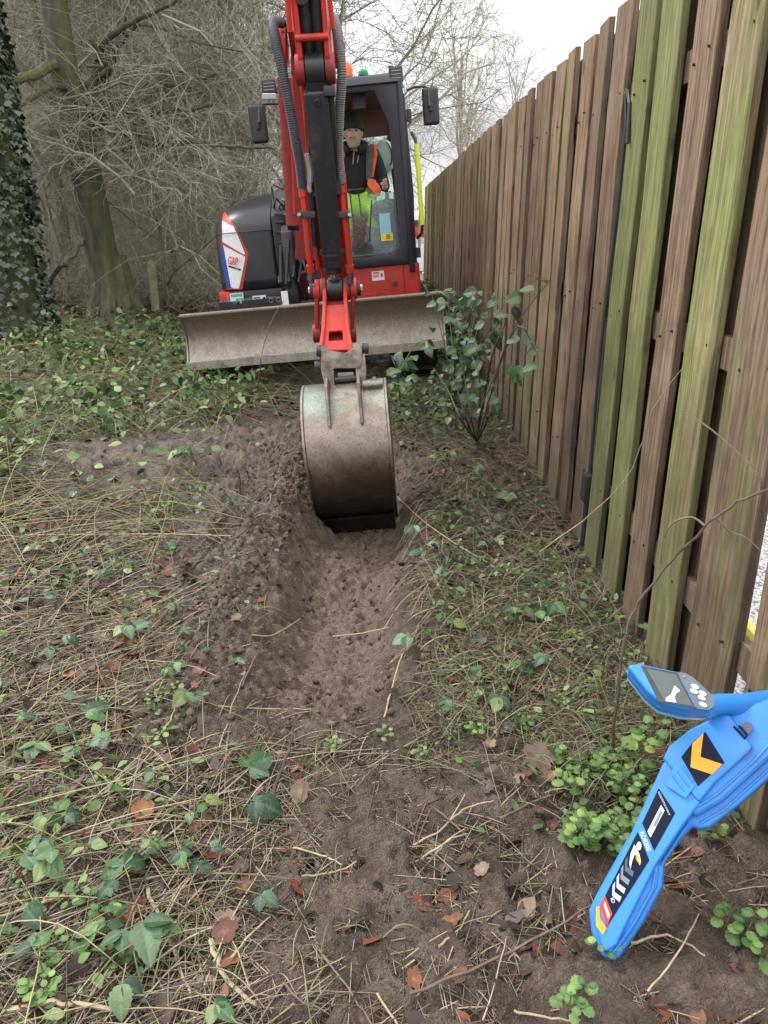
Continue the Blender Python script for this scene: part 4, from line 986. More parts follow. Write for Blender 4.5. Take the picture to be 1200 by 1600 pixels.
# face
fc = MB()
n = 20; secs = []
for i in range(15):
    v_ = -1+2*i/14; z = v_*.135-.01
    w_ = .078*math.sqrt(max(.02, 1-abs(v_)**2.6))*(1-.22*max(0, -v_)**1.4); d_ = .098*math.sqrt(max(.02, 1-abs(v_)**2.8))
    row = []
    for k in range(n):
        a = 2*math.pi*k/n; x = w_*math.cos(a); y_ = d_*math.sin(a)
        if math.sin(a) < -.5:
            y_ -= .018*math.exp(-((v_+.12)/.22)**2)*math.exp(-(x/.014)**2)      # nose
            y_ += .010*math.exp(-((v_-.18)/.10)**2)*(math.exp(-((abs(x)-.033)/.014)**2))  # eye sockets
            y_ -= .006*math.exp(-((v_+.75)/.15)**2)*math.exp(-(x/.03)**2)        # chin
        row.append(hc+Vector((x, y_, z)))
    secs.append(row)
obj('face', fc.loft(secs), SKIN, per, smooth=True, angle=180)
for s in (-1, 1):
    obj('ear', MB().ball(hc+Vector((s*.08, .005, -.01)), (.012, .02, .033), 8, 6), SKIN, per, smooth=True)
    obj('eye', MB().ball(hc+Vector((s*.031, -.089, .008)), (.012, .006, .006), 8, 6), HAIR, per, smooth=True)
    obj('eyebrow', MB().tube([hc+Vector((s*.014, -.094, .028)), hc+Vector((s*.034, -.090, .034)), hc+Vector((s*.052, -.078, .027))], .0055, 6), HAIR, per, smooth=True)
obj('moustache', MB().tube([hc+Vector((-.026, -.088, -.056)), hc+Vector((-.013, -.097, -.050)), hc+Vector((0, -.100, -.048)), hc+Vector((.013, -.097, -.050)), hc+Vector((.026, -.088, -.056))], .005, 6), plain('moustache_hair', (.16, .10, .08), .8), per, smooth=True)
obj('mouth', MB().tube([hc+Vector((-.018, -.086, -.070)), hc+Vector((0, -.093, -.070)), hc+Vector((.018, -.086, -.070))], .003, 6), plain('lip', (.28, .11, .09)), per, smooth=True)
obj('beard', MB().loft([[hc+Vector((w_*math.cos(a), d_*math.sin(a), z)) for a in np.linspace(math.pi*1.12, math.pi*1.88, 9)]+[hc+Vector((w_*.9*math.cos(a), d_*.85*math.sin(a), z)) for a in np.linspace(math.pi*1.88, math.pi*1.12, 9)] for w_, d_, z in ((.060, .086, -.085), (.058, .090, -.105), (.044, .082, -.128), (.026, .058, -.140))]), plain('stubble', (.50, .33, .26), .8, 0, .3, 60), per, smooth=True)
hat = MB(); secs = []
for t in np.linspace(0, 1, 9):
    z = .020+.160*t; rr = (1.08-.02*t)*math.sqrt(max(.004, 1-t**3.2))
    secs.append([hc+Vector((rr*.088*math.cos(a), .02*t+rr*.108*math.sin(a)+.004, z-.012*math.sin(a)*(1-t))) for a in np.linspace(0, 2*math.pi, 24, endpoint=False)])
hat.loft(secs); ho = obj('beanie', hat, HAT, per, smooth=True, angle=180)
obj('beanie_cuff', MB().loft([[hc+Vector((rr*.088*math.cos(a), rr*.108*math.sin(a)+.004, z-.012*math.sin(a))) for a in np.linspace(0, 2*math.pi, 24, endpoint=False)] for rr, z in ((1.09, .016), (1.17, .018), (1.18, .060), (1.09, .066))]), HAT, ho, smooth=True)
# hoodie, hood, drawstrings
Jh = [(hips+Vector((0, .02, .05)), (.155, .12)), (belly, (.165, .125)), (chest, (.185, .13)), (neck+Vector((0, .03, -.02)), (.085, .08)), (sL, .083), (eL, .062), (wL*.9+eL*.1, .045), (sR, .083), (eR, .062), (wR*.9+eR*.1, .045)]
Eh = [(0, 1), (1, 2), (2, 3), (2, 4), (4, 5), (5, 6), (2, 7), (7, 8), (8, 9)]
hd = skinned('hoodie', Jh, Eh, CLOTH, per)
obj('hood', MB().tube([neck+Vector((.10*math.cos(a), .01+.075*math.sin(a), .01+.035*math.sin(a))) for a in np.linspace(-1.2, 4.34, 18)], .042, 10), CLOTH, hd, smooth=True)
cf = chest.y-.155
def cp_(px, py): return PY(px, py, cf)
obj('zip', MB().tube([cp_(557, 232), cp_(553, 236), cp_(552, 250), cp_(550, 270)], .006, 6), SILVER, hd, smooth=True)
obj('drawstring', MB().tube([cp_(561, 232), cp_(560, 245), cp_(558, 258)], .005, 6), SILVER, hd, smooth=True)
# hi-vis vest edges
vm = MB()
def ribbon(px, wpx, Y, mat, name):
    row = []
    for (x, y_), w_, yy in zip(px, wpx, Y): row.append([PY(x-w_, y_, yy), PY(x, y_, yy-.012), PY(x+w_, y_, yy)])
    o = obj(name, MB().sheet(row), mat, vest); s_ = o.modifiers.new('t', 'SOLIDIFY'); s_.thickness = .008; return o
vest = obj('vest', MB().tube([sR+Vector((-.02, -.0, .07)), sR+Vector((.0, -.09, .0))], [.04, .03], 8), HIORANGE, per, smooth=True)
ribbon([(584, 226), (586, 240), (584, 258), (582, 276)], [3, 4, 3, 2], [8.05, 8.0, 7.97, 7.95], HIORANGE, 'vest_edge')
ribbon([(577, 230), (577, 250), (577, 270), (578, 282)], [5, 5, 5, 5], [7.99, 7.97, 7.95, 7.95], GREYCL, 'vest_band')
ribbon([(579, 280), (583, 288), (588, 297), (591, 306)], [4, 9, 8, 3], [7.93, 7.9, 7.86, 7.84], HIORANGE, 'vest_edge')
ribbon([(535, 232), (536, 242), (534, 252)], [3, 3, 2], [8.0, 7.97, 7.96], HIORANGE, 'vest_edge')
# trousers and boots
Jt = [(hips+Vector((0, .02, -.02)), .14), (hL, .115), (kL*.5+hL*.5, .098), (kL, .075), (aL, .06), (hR, .115), (kR*.5+hR*.5, .098), (kR, .078), (aR, .062)]
tr = skinned('trousers', Jt, [(0, 1), (1, 2), (2, 3), (3, 4), (0, 5), (5, 6), (6, 7), (7, 8)], HIVIS, per)
obj('knee_patch', MB().ball(kR+Vector((.03, -.02, .0)), (.085, .075, .095), 14, 10), GREYCL, tr, smooth=True)
for k_, a_, n_ in ((kR, aR, 0), (kL, aL, 1)):
    obj('reflective_band', MB().tube([k_*.62+a_*.38, k_*.40+a_*.60], .079, 14), SILVER, tr, smooth=True)
    obj('reflective_band', MB().tube([k_*.28+a_*.72, k_*.12+a_*.88], .074, 14), SILVER, tr, smooth=True)
    obj('boot', MB().loft([[a_+Vector((.045*math.cos(t)*w_, y_+0*w_, -.05+h_*math.sin(t))) for t in np.linspace(0, 2*math.pi, 12, endpoint=False)] for y_, w_, h_ in ((.08, 1, .05), (0, 1.1, .07), (-.1, 1.1, .045), (-.18, .8, .03))]), BLACKP, per, smooth=True)
# hands: palm, four fingers and a thumb closed round a lever
def hand(wp, dirv, sgn, name='hand'):
    dirv = dirv.normalized(); up = Vector((0, 0, 1)); side = dirv.cross(up).normalized()*sgn
    pj = [(wp, .026), (wp+dirv*.035, (.036, .022)), (wp+dirv*.075, (.040, .02))]
    h = skinned(name, pj, [(0, 1), (1, 2)], SKIN, per, 2)
    for i in range(4):
        L_ = (.026, .030, .028, .022)[i]; b0 = wp+dirv*.07+Vector((0, 0, .027-.018*i)); p1 = b0+dirv*L_; p2 = p1+(dirv*.3-side*.9).normalized()*L_; p3 = p2-dirv*L_*.7-side*.006
        skinned('finger', [(b0, .0095), (p1, .009), (p2, .0085), (p3, .0075)], [(0, 1), (1, 2), (2, 3)], SKIN, h, 1)
    b0 = wp+dirv*.03+Vector((0, 0, .025)); skinned('thumb', [(b0, .012), (b0+dirv*.03+Vector((0, 0, .014))-side*.012, .0105), (b0+dirv*.05-side*.035+Vector((0, 0, .008)), .009)], [(0, 1), (1, 2)], SKIN, h, 1)
hand(DP(601, 288, 7.86), Vector((-.15, -1, .05)), 1); hand(wL, Vector((.1, -1, 0)), -1)

# ============================================================ CABLE LOCATOR
lo = P(948, 1488, 1.60)
loca = thing('cable_locator', 'bright blue cable locator with a grey screen leaning against the fence', 'cable locator', lo)
e1 = (FWD*.80+RGT*.42-UPV*.42).normalized()      # direction into the body, away from its printed face
n1_ = -e1; pc = P(1040, 1290, 1.63)
def K(px, py, off=0): return RP(px, py, pc, n1_)+n1_*off
def solid(name, poly, off, depth, mat=BLUEPL, parent=loca, bev=.006, seg=3, **k):
    return obj(name, MB().extrude([K(x, y, off) for x, y in poly], e1*depth), mat, parent, bevel=bev, seg=seg, smooth=True, **k)
body_ = solid('shaft', [(930, 1400), (978, 1318), (1033, 1198), (1052, 1162), (1128, 1180), (1112, 1230), (1066, 1290), (1024, 1352), (985, 1430), (962, 1478), (944, 1488), (926, 1440)], 0, .060, bev=.006)
solid('foot_shroud', [(917, 1422), (930, 1395), (978, 1308), (988, 1304), (1012, 1340), (1014, 1360), (975, 1440), (954, 1492), (944, 1500), (934, 1490), (921, 1455)], -.012, .056, bev=.010)
solid('upper_housing', [(1043, 1178), (1060, 1160), (1092, 1140), (1118, 1120), (1146, 1110), (1196, 1090), (1248, 1080), (1250, 1120), (1205, 1180), (1128, 1250), (1085, 1276), (1068, 1262)], -.010, .085, bev=.012)
solid('raised_panel', [(1046, 1166), (1078, 1140), (1128, 1115), (1140, 1117), (1176, 1165), (1174, 1172), (1118, 1222), (1092, 1254), (1036, 1186)], .006, .024, bev=.006)
solid('rear_shell', [(944, 1507), (926, 1470), (960, 1390), (1000, 1300), (1060, 1190), (1120, 1130), (1250, 1100), (1246, 1176), (1205, 1208), (1150, 1256), (1106, 1290), (1090, 1293), (1078, 1288), (1034, 1340), (1030, 1384), (1000, 1440), (962, 1497)], -.034, .038, bev=.008)
solid('foot_side', [(1000, 1320), (1020, 1338), (1027, 1352), (1024, 1384), (985, 1455), (960, 1488), (950, 1470)], -.018, .03, bev=.008)
for i_, (pp_, of_) in enumerate((([(955, 1490), (990, 1440), (1018, 1388), (1022, 1362)], -.016), ([(1092, 1284), (1130, 1262), (1190, 1208), (1240, 1160)], -.032), ([(1072, 1270), (1120, 1240), (1180, 1186), (1240, 1120)], -.008), ([(1030, 1350), (1062, 1300), (1074, 1284)], -.032))):
    obj('seam_bead', MB().tube([K(x, y, of_) for x, y in pp_], .0028, 8), BLUEPL, loca, smooth=True)
# printed labels lie 0.6 mm proud of the faces
def lab(name, poly, off, mat): return obj(name, MB().extrude([K(x, y, off) for x, y in poly], e1*.0015), mat, loca)
# pixel frames taken from enlarged views of the photograph
z4 = lambda pts: [(880+x/2.856, 980+y/2.857) for x, y in pts]
z8 = lambda pts: [(900+x/5.335, 1230+y/5.333) for x, y in pts]
z7 = lambda pts: [(960+x/5, 1010+y/5) for x, y in pts]
lab('label', z8([(690, 8), (828, 215), (652, 530), (552, 300)]), .0012, NAVY)
lab('serial_tag', z8([(710, 150), (738, 195), (622, 420), (597, 370)]), .0020, WHITEP)
lab('barcode', z8([(704, 195), (724, 205), (665, 330), (642, 318)]), .0026, GREYPR2)
lab('label', z8([(515, 372), (612, 608), (255, 1170), (200, 990)]), .0012, NAVY)
lab('figure_mark', z8([(488, 478), (503, 505), (492, 555), (470, 610), (455, 680), (446, 640), (455, 560)]), .0020, WHITEP)
lab('figure_mark', z8([(500, 500), (530, 560), (542, 620), (532, 650), (510, 600), (492, 540)]), .0021, WHITEP)
lab('figure_mark', z8([(505, 565), (525, 570), (532, 610), (543, 645), (512, 620), (500, 590)]), .0026, ORANGE)
lab('figure_mark', z8([(516+20*math.cos(a)+10, 490+36*math.sin(a)) for a in np.linspace(0, 6.28, 14, endpoint=False)]), .0020, WHITEP)
for i, mt in enumerate((GREYPR, GREYPR, GREYPR2, GREYPR3)):
    ox, oy = i*35, -i*70
    lab('chevron', [(900+(x+ox)/5.335, 1230+(y+oy)/5.333) for x, y in ((328, 785), (322, 872), (380, 915), (365, 958), (303, 905), (306, 820))], .0020, mt)
lab('red_badge', z8([(245, 905), (303, 1055), (258, 1160), (200, 1000)]), .0022, REDPR)
lab('badge_stripe', z8([(240, 950), (285, 1070), (270, 1095), (235, 985)]), .0028, WHITEP)
lab('orange_stripe', z8([(172, 1000), (195, 990), (205, 1100), (255, 1175), (228, 1228), (170, 1155)]), .0032, ORANGE)
lab('label', z7([(712, 672), (862, 912), (655, 1095), (525, 870), (610, 760)]), .0078, NAVY)
lab('orange_chevron', z7([(698, 685), (675, 868), (845, 925), (765, 1005), (598, 948), (612, 765)]), .0086, ORANGE)
rr_ = (K(*z8([(625, 560)])[0])-K(*z8([(545, 365)])[0]))
uu_ = (K(1040, 1240)-K(1000, 1310))
text('RD8200', .0125, K(*z8([(530, 375)])[0], .0008), rr_, uu_, WHITEP, loca, squeeze=.95)
text('RADIODETECTION ®', .0052, K(*z8([(683, 42)])[0], .0025), K(*z8([(800, 270)])[0])-K(*z8([(690, 40)])[0]), uu_, WHITEP, loca, squeeze=1.0)
text('ID', .0105, K(*z8([(288, 925)])[0], .0025), rr_, uu_, WHITEP, loca, squeeze=1.0)
# battery door with ribs, clip
bd = lab('battery_door', z7([(500, 885), (640, 1080), (560, 1190), (395, 1080)]), .0085, BLUEPL)
for i in range(3):
    a0 = (462+i*36, 1012-i*33); obj('rib', MB().tube([K(*z7([a0])[0], .010), K(*z7([(a0[0]+85, a0[1]+118)])[0], .010)], .0022, 6), BLUEPL, bd, smooth=True)
obj('clip', MB().tube([K(*z7([q])[0], .008) for q in ((935, 630), (1000, 700), (1020, 725), (1035, 700), (1015, 668), (975, 625))], .0025, 6), NAVY, loca, smooth=True)
obj('clip_slot', MB().extrude([K(*z7([q])[0], .0012) for q in ((990, 620), (1030, 590), (1075, 600), (1085, 640), (1050, 690), (1020, 660))], e1*.004), GREYPR3, loca)
# handle
hp_ = [P(1104, 1104, 1.66), P(1125, 1100, 1.67), P(1160, 1101, 1.69), P(1205, 1098, 1.71), P(1262, 1092, 1.74), P(1290, 1110, 1.76), P(1275, 1150, 1.76), P(1235, 1150, 1.74)]
obj('handle', MB().tube(hp_, [.024, .022, .024, .028, .032, .036, .04, .042], 16), BLUEPL, loca, smooth=True)
obj('handle_saddle', MB().extrude([K(x, y, -.012) for x, y in ((1172, 1112), (1182, 1096), (1215, 1086), (1235, 1088), (1235, 1125), (1195, 1125))], e1*.05), BLUEPL, loca, bevel=.008, seg=2, smooth=True)
# display head
n2_ = (Vector((-.16, -.50, .86))).normalized(); pc2 = P(1050, 1080, 1.60)
def K2(px, py, off=0): return RP(px, py, pc2, n2_)+n2_*off
top = [(980, 1040), (986, 1037), (1000, 1036), (1058, 1048), (1086, 1066), (1116, 1096), (1114, 1104), (1106, 1108), (1070, 1106), (1031, 1096), (1010, 1078)]
head = obj('display_head', MB().extrude([K2(x, y) for x, y in top], -n2_*.052), BLUEPL, loca, bevel=.009, seg=4, smooth=True)
cx_, cy_ = 1050, 1075
def grow(p, k): return [(cx_+(x-cx_)*k, cy_+(y-cy_)*k) for x, y in p]
obj('head_groove', MB().extrude([K2(x, y, -.026) for x, y in grow(top, 1.014)], -n2_*.004), BLUEPL, loca, bevel=.0015, seg=2, smooth=True)
obj('head_base', MB().extrude([K2(x, y, -.048) for x, y in grow(top, .96)], -n2_*.014), PALEG if 0 else SKYPR, loca, bevel=.003, seg=2, smooth=True)
obj('screen_bezel', MB().extrude([K2(x, y, .0006) for x, y in z7([(205, 150), (488, 205), (640, 488), (345, 430)])], -n2_*.002), BLACKP, head)
obj('screen', MB().extrude([K2(x, y, .0014) for x, y in z7([(245, 172), (480, 222), (612, 468), (395, 432)])], -n2_*.001), LCD, head)
obj('keypad', MB().extrude([K2(x, y, .0010) for x, y in z7([(490, 200), (560, 212), (610, 240), (740, 360), (785, 410), (775, 470), (740, 498), (650, 488)])], -n2_*.002), GREYKEY, head)
for bx0, by0 in ((627, 318), (620, 355), (686, 370), (680, 405), (690, 458)):
    obj('button', MB().extrude([K2(*z7([(bx0+32*math.cos(a)+6*math.sin(a), by0+20*math.sin(a)+8*math.cos(a))])[0], .0032) for a in np.linspace(0, 6.28, 16, endpoint=False)], -n2_*.003), BTN, head)
obj('button', MB().extrude([K2(*z7([(545+16*math.cos(a), 238+10*math.sin(a))])[0], .0026) for a in np.linspace(0, 6.28, 12, endpoint=False)], -n2_*.002), plain('red_button', (.35, .12, .12)), head)
paper = tag(obj('torn_label', MB().extrude([K2(x, y, .0024) for x, y in z7([(470, 310), (512, 350), (478, 372), (470, 405), (482, 442), (400, 430), (402, 405), (440, 380)])], -n2_*.0006), WHITEP, head), None, None)

# ============================================================ VEGETATION AND LITTER
STRAW = tinted('dry_stem', [(0, (.035, .025, .02)), (.3, (.09, .062, .045)), (.50, (.17, .12, .085)), (.72, (.44, .36, .25)), (.83, (.26, .215, .15)), (.92, (.20, .22, .09)), (1, (.12, .10, .085))], .55, .35, 0)
RUNNER = tinted('bramble_stem_skin', [(0, (.16, .17, .06)), (.4, (.28, .29, .10)), (.7, (.38, .34, .16)), (1, (.20, .11, .07))], .5, .4, 0)
BARK = tinted('twig_bark', [(0, (.13, .115, .095)), (.35, (.30, .27, .21)), (.7, (.62, .58, .46)), (1, (.48, .49, .34))], .8, .2)
LEAFG = tinted('green_leaf_cover', [(0, (.025, .055, .02)), (.3, (.05, .11, .035)), (.55, (.085, .17, .045)), (.8, (.17, .26, .09)), (.93, (.24, .31, .12)), (1, (.30, .33, .15))], .52, .28, .12, 60)
LITTER = tinted('dead_leaf_litter', [(0, (.020, .015, .014)), (.35, (.055, .033, .026)), (.6, (.13, .060, .036)), (.78, (.20, .045, .02)), (.9, (.08, .065, .07)), (1, (.22, .15, .10))], .5, .3, 0, 40)
GRASS = tinted('grass_blade', [(0, (.04, .07, .02)), (.4, (.10, .16, .045)), (.7, (.18, .23, .08)), (1, (.36, .33, .19))], .5, .4, .1)
IVYM = tinted('ivy_leaf', [(0, (.018, .035, .018)), (.5, (.04, .07, .03)), (.85, (.09, .12, .07)), (1, (.16, .19, .13))], .3, .5, 0)
BR_LEAF = infotint('bramble_leaf', [(0, (.02, .055, .028)), (.35, (.04, .10, .045)), (.6, (.09, .19, .045)), (.8, (.10, .17, .11)), (1, (.20, .27, .07))], .3)
NET_LEAF = infotint('nettle_leaf', [(0, (.055, .12, .03)), (.5, (.11, .22, .05)), (.85, (.18, .31, .07)), (1, (.28, .38, .09))], .45)
FALLEN = infotint('fallen_leaf_skin', [(0, (.05, .02, .015)), (.25, (.17, .045, .025)), (.4, (.09, .05, .04)), (.6, (.07, .055, .06)), (.8, (.27, .09, .03)), (.9, (.10, .07, .06)), (1, (.25, .17, .12))], .4, .0, .3)
m, nt, b = material('mossy_bark'); v = mapping(nt, (1, 1, .25))
n1 = noise_n(nt, v, 9, 6, .65); n2 = noise_n(nt, mapping(nt), 4.5, 6, .7)
c = ramp(nt, n1, [(.3, (.035, .03, .024)), (.55, (.11, .095, .07)), (.75, (.19, .17, .13))])
geo = N(nt, 'ShaderNodeNewGeometry'); sx = N(nt, 'ShaderNodeSeparateXYZ'); nt.links.new(geo.outputs['Normal'], sx.inputs[0])
ms = N(nt, 'ShaderNodeMath', operation='ADD'); nt.links.new(maprange(nt, sx.outputs['X'], -.2, 1, -.02, .36), ms.inputs[0]); nt.links.new(n2, ms.inputs[1])
c = mixc(nt, maprange(nt, ms.outputs[0], .52, .80, 0, .8), c, mixc(nt, n1, (.05, .055, .02), (.20, .21, .07))); nt.links.new(c, b.inputs['Base Color']); b.inputs['Roughness'].default_value = .9
bump(nt, b, n1, .9, .03); MOSSY = m

LEAF_V, LEAF_F, vein = [], [], []
for t, w_ in ((0, .02), (.18, .26), (.42, .36), (.68, .26), (.88, .11), (1, .0)):
    z = -.10*t*t; LEAF_V += [(-w_, t, z+.35*w_*.5), (0, t, z), (w_, t, z+.35*w_*.5)]; vein += [0, 1, 0]
for i in range(5):
    a = i*3; LEAF_F += [(a, a+1, a+4, a+3), (a+1, a+2, a+5, a+4)]
LEAF_V = np.array(LEAF_V); LEAF_F = np.array(LEAF_F)
def leafmesh(name, kind, mat, seed):
    r = random.Random(seed); vs, fs, ve = [], [], []
    if kind == 'bramble':
        rows = [(i/15, .42*math.sin(math.pi*min(1, (i/15)**.72*1.0))**.75*(1-.25*(i/15))+.004) for i in range(16)]
        curl = r.uniform(.05, .5); fold = r.uniform(.05, .35)
        for i, (t, w_) in enumerate(rows):
            z = -curl*t*t; tooth = 1.09 if i % 2 else .93
            ww = w_*tooth
            for k in range(9):
                u = (k-4)/4; x = ww*u; au = abs(u); ph = (t-abs(x)*.75)*7.5; rg = math.cos(2*math.pi*ph)
                vs.append((x, t+.05*au*w_*2-(.02*(i % 2) if au == 1 else 0), z+fold*abs(x)*.55+.014*(1-rg)*min(1, au*2)*(1-au*.5)+r.uniform(-.006, .006)-.03*au*au*curl)); ve.append(1 if k == 4 else max(0, rg)**3*.8*(1-au*.4))
        for i in range(len(rows)-1):
            for k in range(8): a = i*9+k; fs.append((a, a+1, a+10, a+9))
    elif kind == 'nettle':
        n = 22; vs = [(0, 0, 0), (0, .35, .03), (0, .7, 0)]; ve = [1, .8, .8]
        for i in range(n+1):
            a = -math.pi*.5+2*math.pi*i/n; rr = (1 if i % 2 else .84)
            x = .40*math.cos(a)*rr; y_ = .5+.5*math.sin(a)*rr
            if y_ < .16: y_ += .04
            vs.append((x, y_, -.10*abs(x)*2-.12*(y_-.3)**2+.03*(i % 2)+r.uniform(-.01, .01))); ve.append(0)
        for i in range(n):
            c_ = 0 if vs[3+i][1] < .3 else (1 if vs[3+i][1] < .75 else 2)
            fs.append((c_, 3+i, 4+i))
            c2 = 0 if vs[4+i][1] < .3 else (1 if vs[4+i][1] < .75 else 2)
            if c2 != c_: fs.append((c_, 4+i, c2))
    else:   # fallen, lobed and curled
        n = 20; vs = [(0, .45, .0)]; ve = [1]; cu_ = r.uniform(.1, .5)
        for ring_ in (.5, 1):
            for i in range(n):
                a = 2*math.pi*i/n+math.pi/2; rr = ring_*(.42+.12*abs(math.cos(2.5*(a-math.pi/2)))+.05*(i % 2))
                x = rr*math.cos(a); y_ = .45+rr*math.sin(a)
                vs.append((x, y_, cu_*(x*x*1.3+.5*(y_-.45)**2)+r.uniform(-.03, .03)*ring_)); ve.append(0)
        for i in range(n): fs.append((0, 1+i, 1+(i+1) % n)); fs.append((1+i, 1+n+i, 1+n+(i+1) % n, 1+(i+1) % n))
    me = bpy.data.meshes.new(name); me.from_pydata(vs, [], fs); me.materials.append(mat); me.update()
    at = me.attributes.new('vein', 'FLOAT', 'POINT'); at.data.foreach_set('value', ve)
    for p in me.polygons: p.use_smooth = True
    return me
ML = [leafmesh('leaf', 'bramble', BR_LEAF, s) for s in range(6)]
MN = [leafmesh('leaf', 'nettle', NET_LEAF, s) for s in range(4)]
MF = [leafmesh('fallen_leaf', 'fallen', FALLEN, s) for s in range(7)]

def GP(px, py):
    z = 0
    for _ in range(5): p = G(px, py, z); z = gz(p.x, p.y)
    return Vector((p.x, p.y, z))
def inst(me, name, parent, M_, s):
    o = bpy.data.objects.new(name, me); C.objects.link(o)
    o.parent = parent; o.matrix_local = M_ @ Matrix.Diagonal((s, s, s, 1)); return o
def orient(pos, dirv, up=Vector((0, 0, 1)), rl=0):
    y_ = Vector(dirv).normalized(); x = y_.cross(up)
    x = x.normalized() if x.length > 1e-3 else Vector((1, 0, 0)); z = x.cross(y_)
    return Matrix.Translation(pos) @ Matrix((x, y_, z)).transposed().to_4x4() @ Matrix.Rotation(rl, 4, 'Y')
rv_ = random.Random(5)

def smooth_curve(pts, n=5): return catmull3([Vector(p) for p in pts], n)
def catmull3(c, n):
    o = []
    for i in range(len(c)-1):
        p0, p1, p2, p3 = [c[max(0, min(len(c)-1, j))] for j in (i-1, i, i+1, i+2)]
        for k in range(n):
            t = k/n; o.append(.5*((2*p1)+(p2-p0)*t+(2*p0-5*p1+4*p2-p3)*t*t+(3*p1-p0-3*p2+p3)*t**3))
    o.append(c[-1]); return o
STEMG = plain('green_brown_stem', (.14, .13, .05), .6, 0, .35, 30)
STEMB = plain('brown_twig', (.13, .095, .07), .65, 0, .4, 40)
STEMD = plain('dark_twig', (.05, .038, .03), .65, 0, .4, 40)
STEMP = plain('pale_dry_stem', (.34, .27, .17), .6, 0, .3, 40)

def sprig(px, py, size, nl, label, group=None, name='bramble_sprig', spread=.16, height=.07, meshes=ML, trif=True, at3=None):
    b0 = at3 or GP(px, py); t = thing(name, label, 'plant', b0, (0, 0, 0), group); k = 0
    while k < nl:
        a = rv_.uniform(0, 6.28); L_ = rv_.uniform(.4, 1)*spread; h = height*rv_.uniform(.5, 1.2)
        tip = Vector((math.cos(a)*L_, math.sin(a)*L_, h))
        g = gz(b0.x+tip.x, b0.y+tip.y)-b0.z; tip.z = max(tip.z, g+.02)
        st_ = MB().tube([b0, b0+tip*.5+Vector((0, 0, h*.5)), b0+tip], [.0022, .0018, .0012], 4, caps=False)
        obj('stem', st_, STEMG, t, smooth=True)
        dr = Vector((math.cos(a), math.sin(a), rv_.uniform(-.5, .1)))
        ups = Vector((rv_.uniform(-.4, .4), rv_.uniform(-.7, .1), 1))
        for j, da in enumerate((0, 1.25, -1.25) if trif else (0,)):
            if k >= nl: break
            d2 = Matrix.Rotation(da, 3, 'Z') @ dr
            inst(rv_.choice(meshes), 'leaf', t, orient(tip, d2, ups, rv_.uniform(-.3, .3)), size*(1 if j == 0 else .8)*rv_.uniform(.8, 1.15)); k += 1
    return t
def nettle(px, py, h, nl, size, label, group=None, name='nettle'):
    b0 = GP(px, py); t = thing(name, label, 'plant', b0, (0, 0, 0), group)
    lean = Vector((rv_.uniform(-.3, .3), rv_.uniform(-.35, .2), 1)).normalized()
    obj('stem', MB().tube([b0, b0+lean*h*.5, b0+lean*h], [.0022, .002, .0014], 5, caps=False), STEMG, t, smooth=True)
    for k in range(nl):
        f = 1-.72*(k/nl); a = (k//2)*1.57+(k % 2)*math.pi+rv_.uniform(-.4, .4)
        pos = lean*h*f; d2 = Vector((math.cos(a), math.sin(a), rv_.uniform(-.15, .35)))
        pet = pos+d2*size*.35
        inst(rv_.choice(MN), 'leaf', t, orient(pet, d2, Vector((rv_.uniform(-.3, .3), rv_.uniform(-.5, .1), 1))), size*(.55+.5*(k/nl))*rv_.uniform(.85, 1.15))
    return t
def where_left(px, py):
    a = 'at the far left' if px < 110 else ('near the trench' if px > 250 else 'left of the trench')
    b_ = 'level with the bucket' if py < 830 else ('beside the middle of the trench' if py < 1050 else ('just before the trench end' if py < 1250 else 'in the near foreground'))
    return a+', '+b_
# --- named sprigs
for q in [(104, 862, .060, 5, 'pair of green bramble leaves on a stem among brown litter far left'), (318, 1262, .075, 6, 'large glossy ribbed bramble leaves lying left of the trampled path'),
          (180, 770, .055, 5, 'pale green bramble leaves in the tangle left of the trench'), (45, 985, .065, 5, 'dark green bramble leaves at the left edge halfway down'),
          (85, 1150, .065, 6, 'grey green trifoliate bramble sprig at the lower left edge'), (110, 955, .06, 2, 'single rounded pale green leaf on a thin stalk at left'),
          (180, 990, .06, 3, 'two oval dull green leaves among red fallen leaves'), (215, 1430, .085, 5, 'broad glossy dark leaves under pale stalks at lower left'),
          (40, 690, .07, 6, 'yellow green bramble leaves at the left edge of the tangle'), (700, 1010, .065, 6, 'bramble sprig with round leaves right of the trench'),
          (790, 1085, .08, 5, 'upright bright green bramble leaves between trench and fence'), (648, 712, .06, 5, 'bright green leaves hard against the right side of the bucket'),
          (700, 868, .06, 6, 'glossy green bramble sprig right of the bucket lip'), (795, 775, .075, 3, 'long glossy green leaf near the foot of the fence'),
          (640, 905, .045, 3, 'small sprig on the right lip of the trench'), (250, 640, .06, 6, 'bramble sprig on bare mud in front of the blade'),
          (130, 770, .06, 5, 'pale bramble sprig draped over dry stalks at left'), (235, 975, .05, 3, 'small green leaves above a patch of red fallen leaves')]:
    sprig(*q)
for i in range(62):
    px, py = rv_.uniform(0, 345), rv_.uniform(640, 1560)
    wh = where_left(px, py); sprig(px, py, rv_.uniform(.035, .06), rv_.choice([2, 3, 3, 5]), 'low bramble sprig scattered '+wh, 'low bramble sprigs '+wh)
for i in range(34):
    py = rv_.uniform(640, 1150); px = rv_.uniform(660, 760+(py-640)*.35)
    sprig(px, py, rv_.uniform(.035, .06), rv_.choice([2, 3, 3]), 'low bramble sprig in the grass between trench and fence', 'low bramble sprigs by the fence')
def herb_where(px, py): return ('%s %s of the patch' % ('upper' if py < 1250 else 'lower', 'left side' if px < 955 else 'right side'))
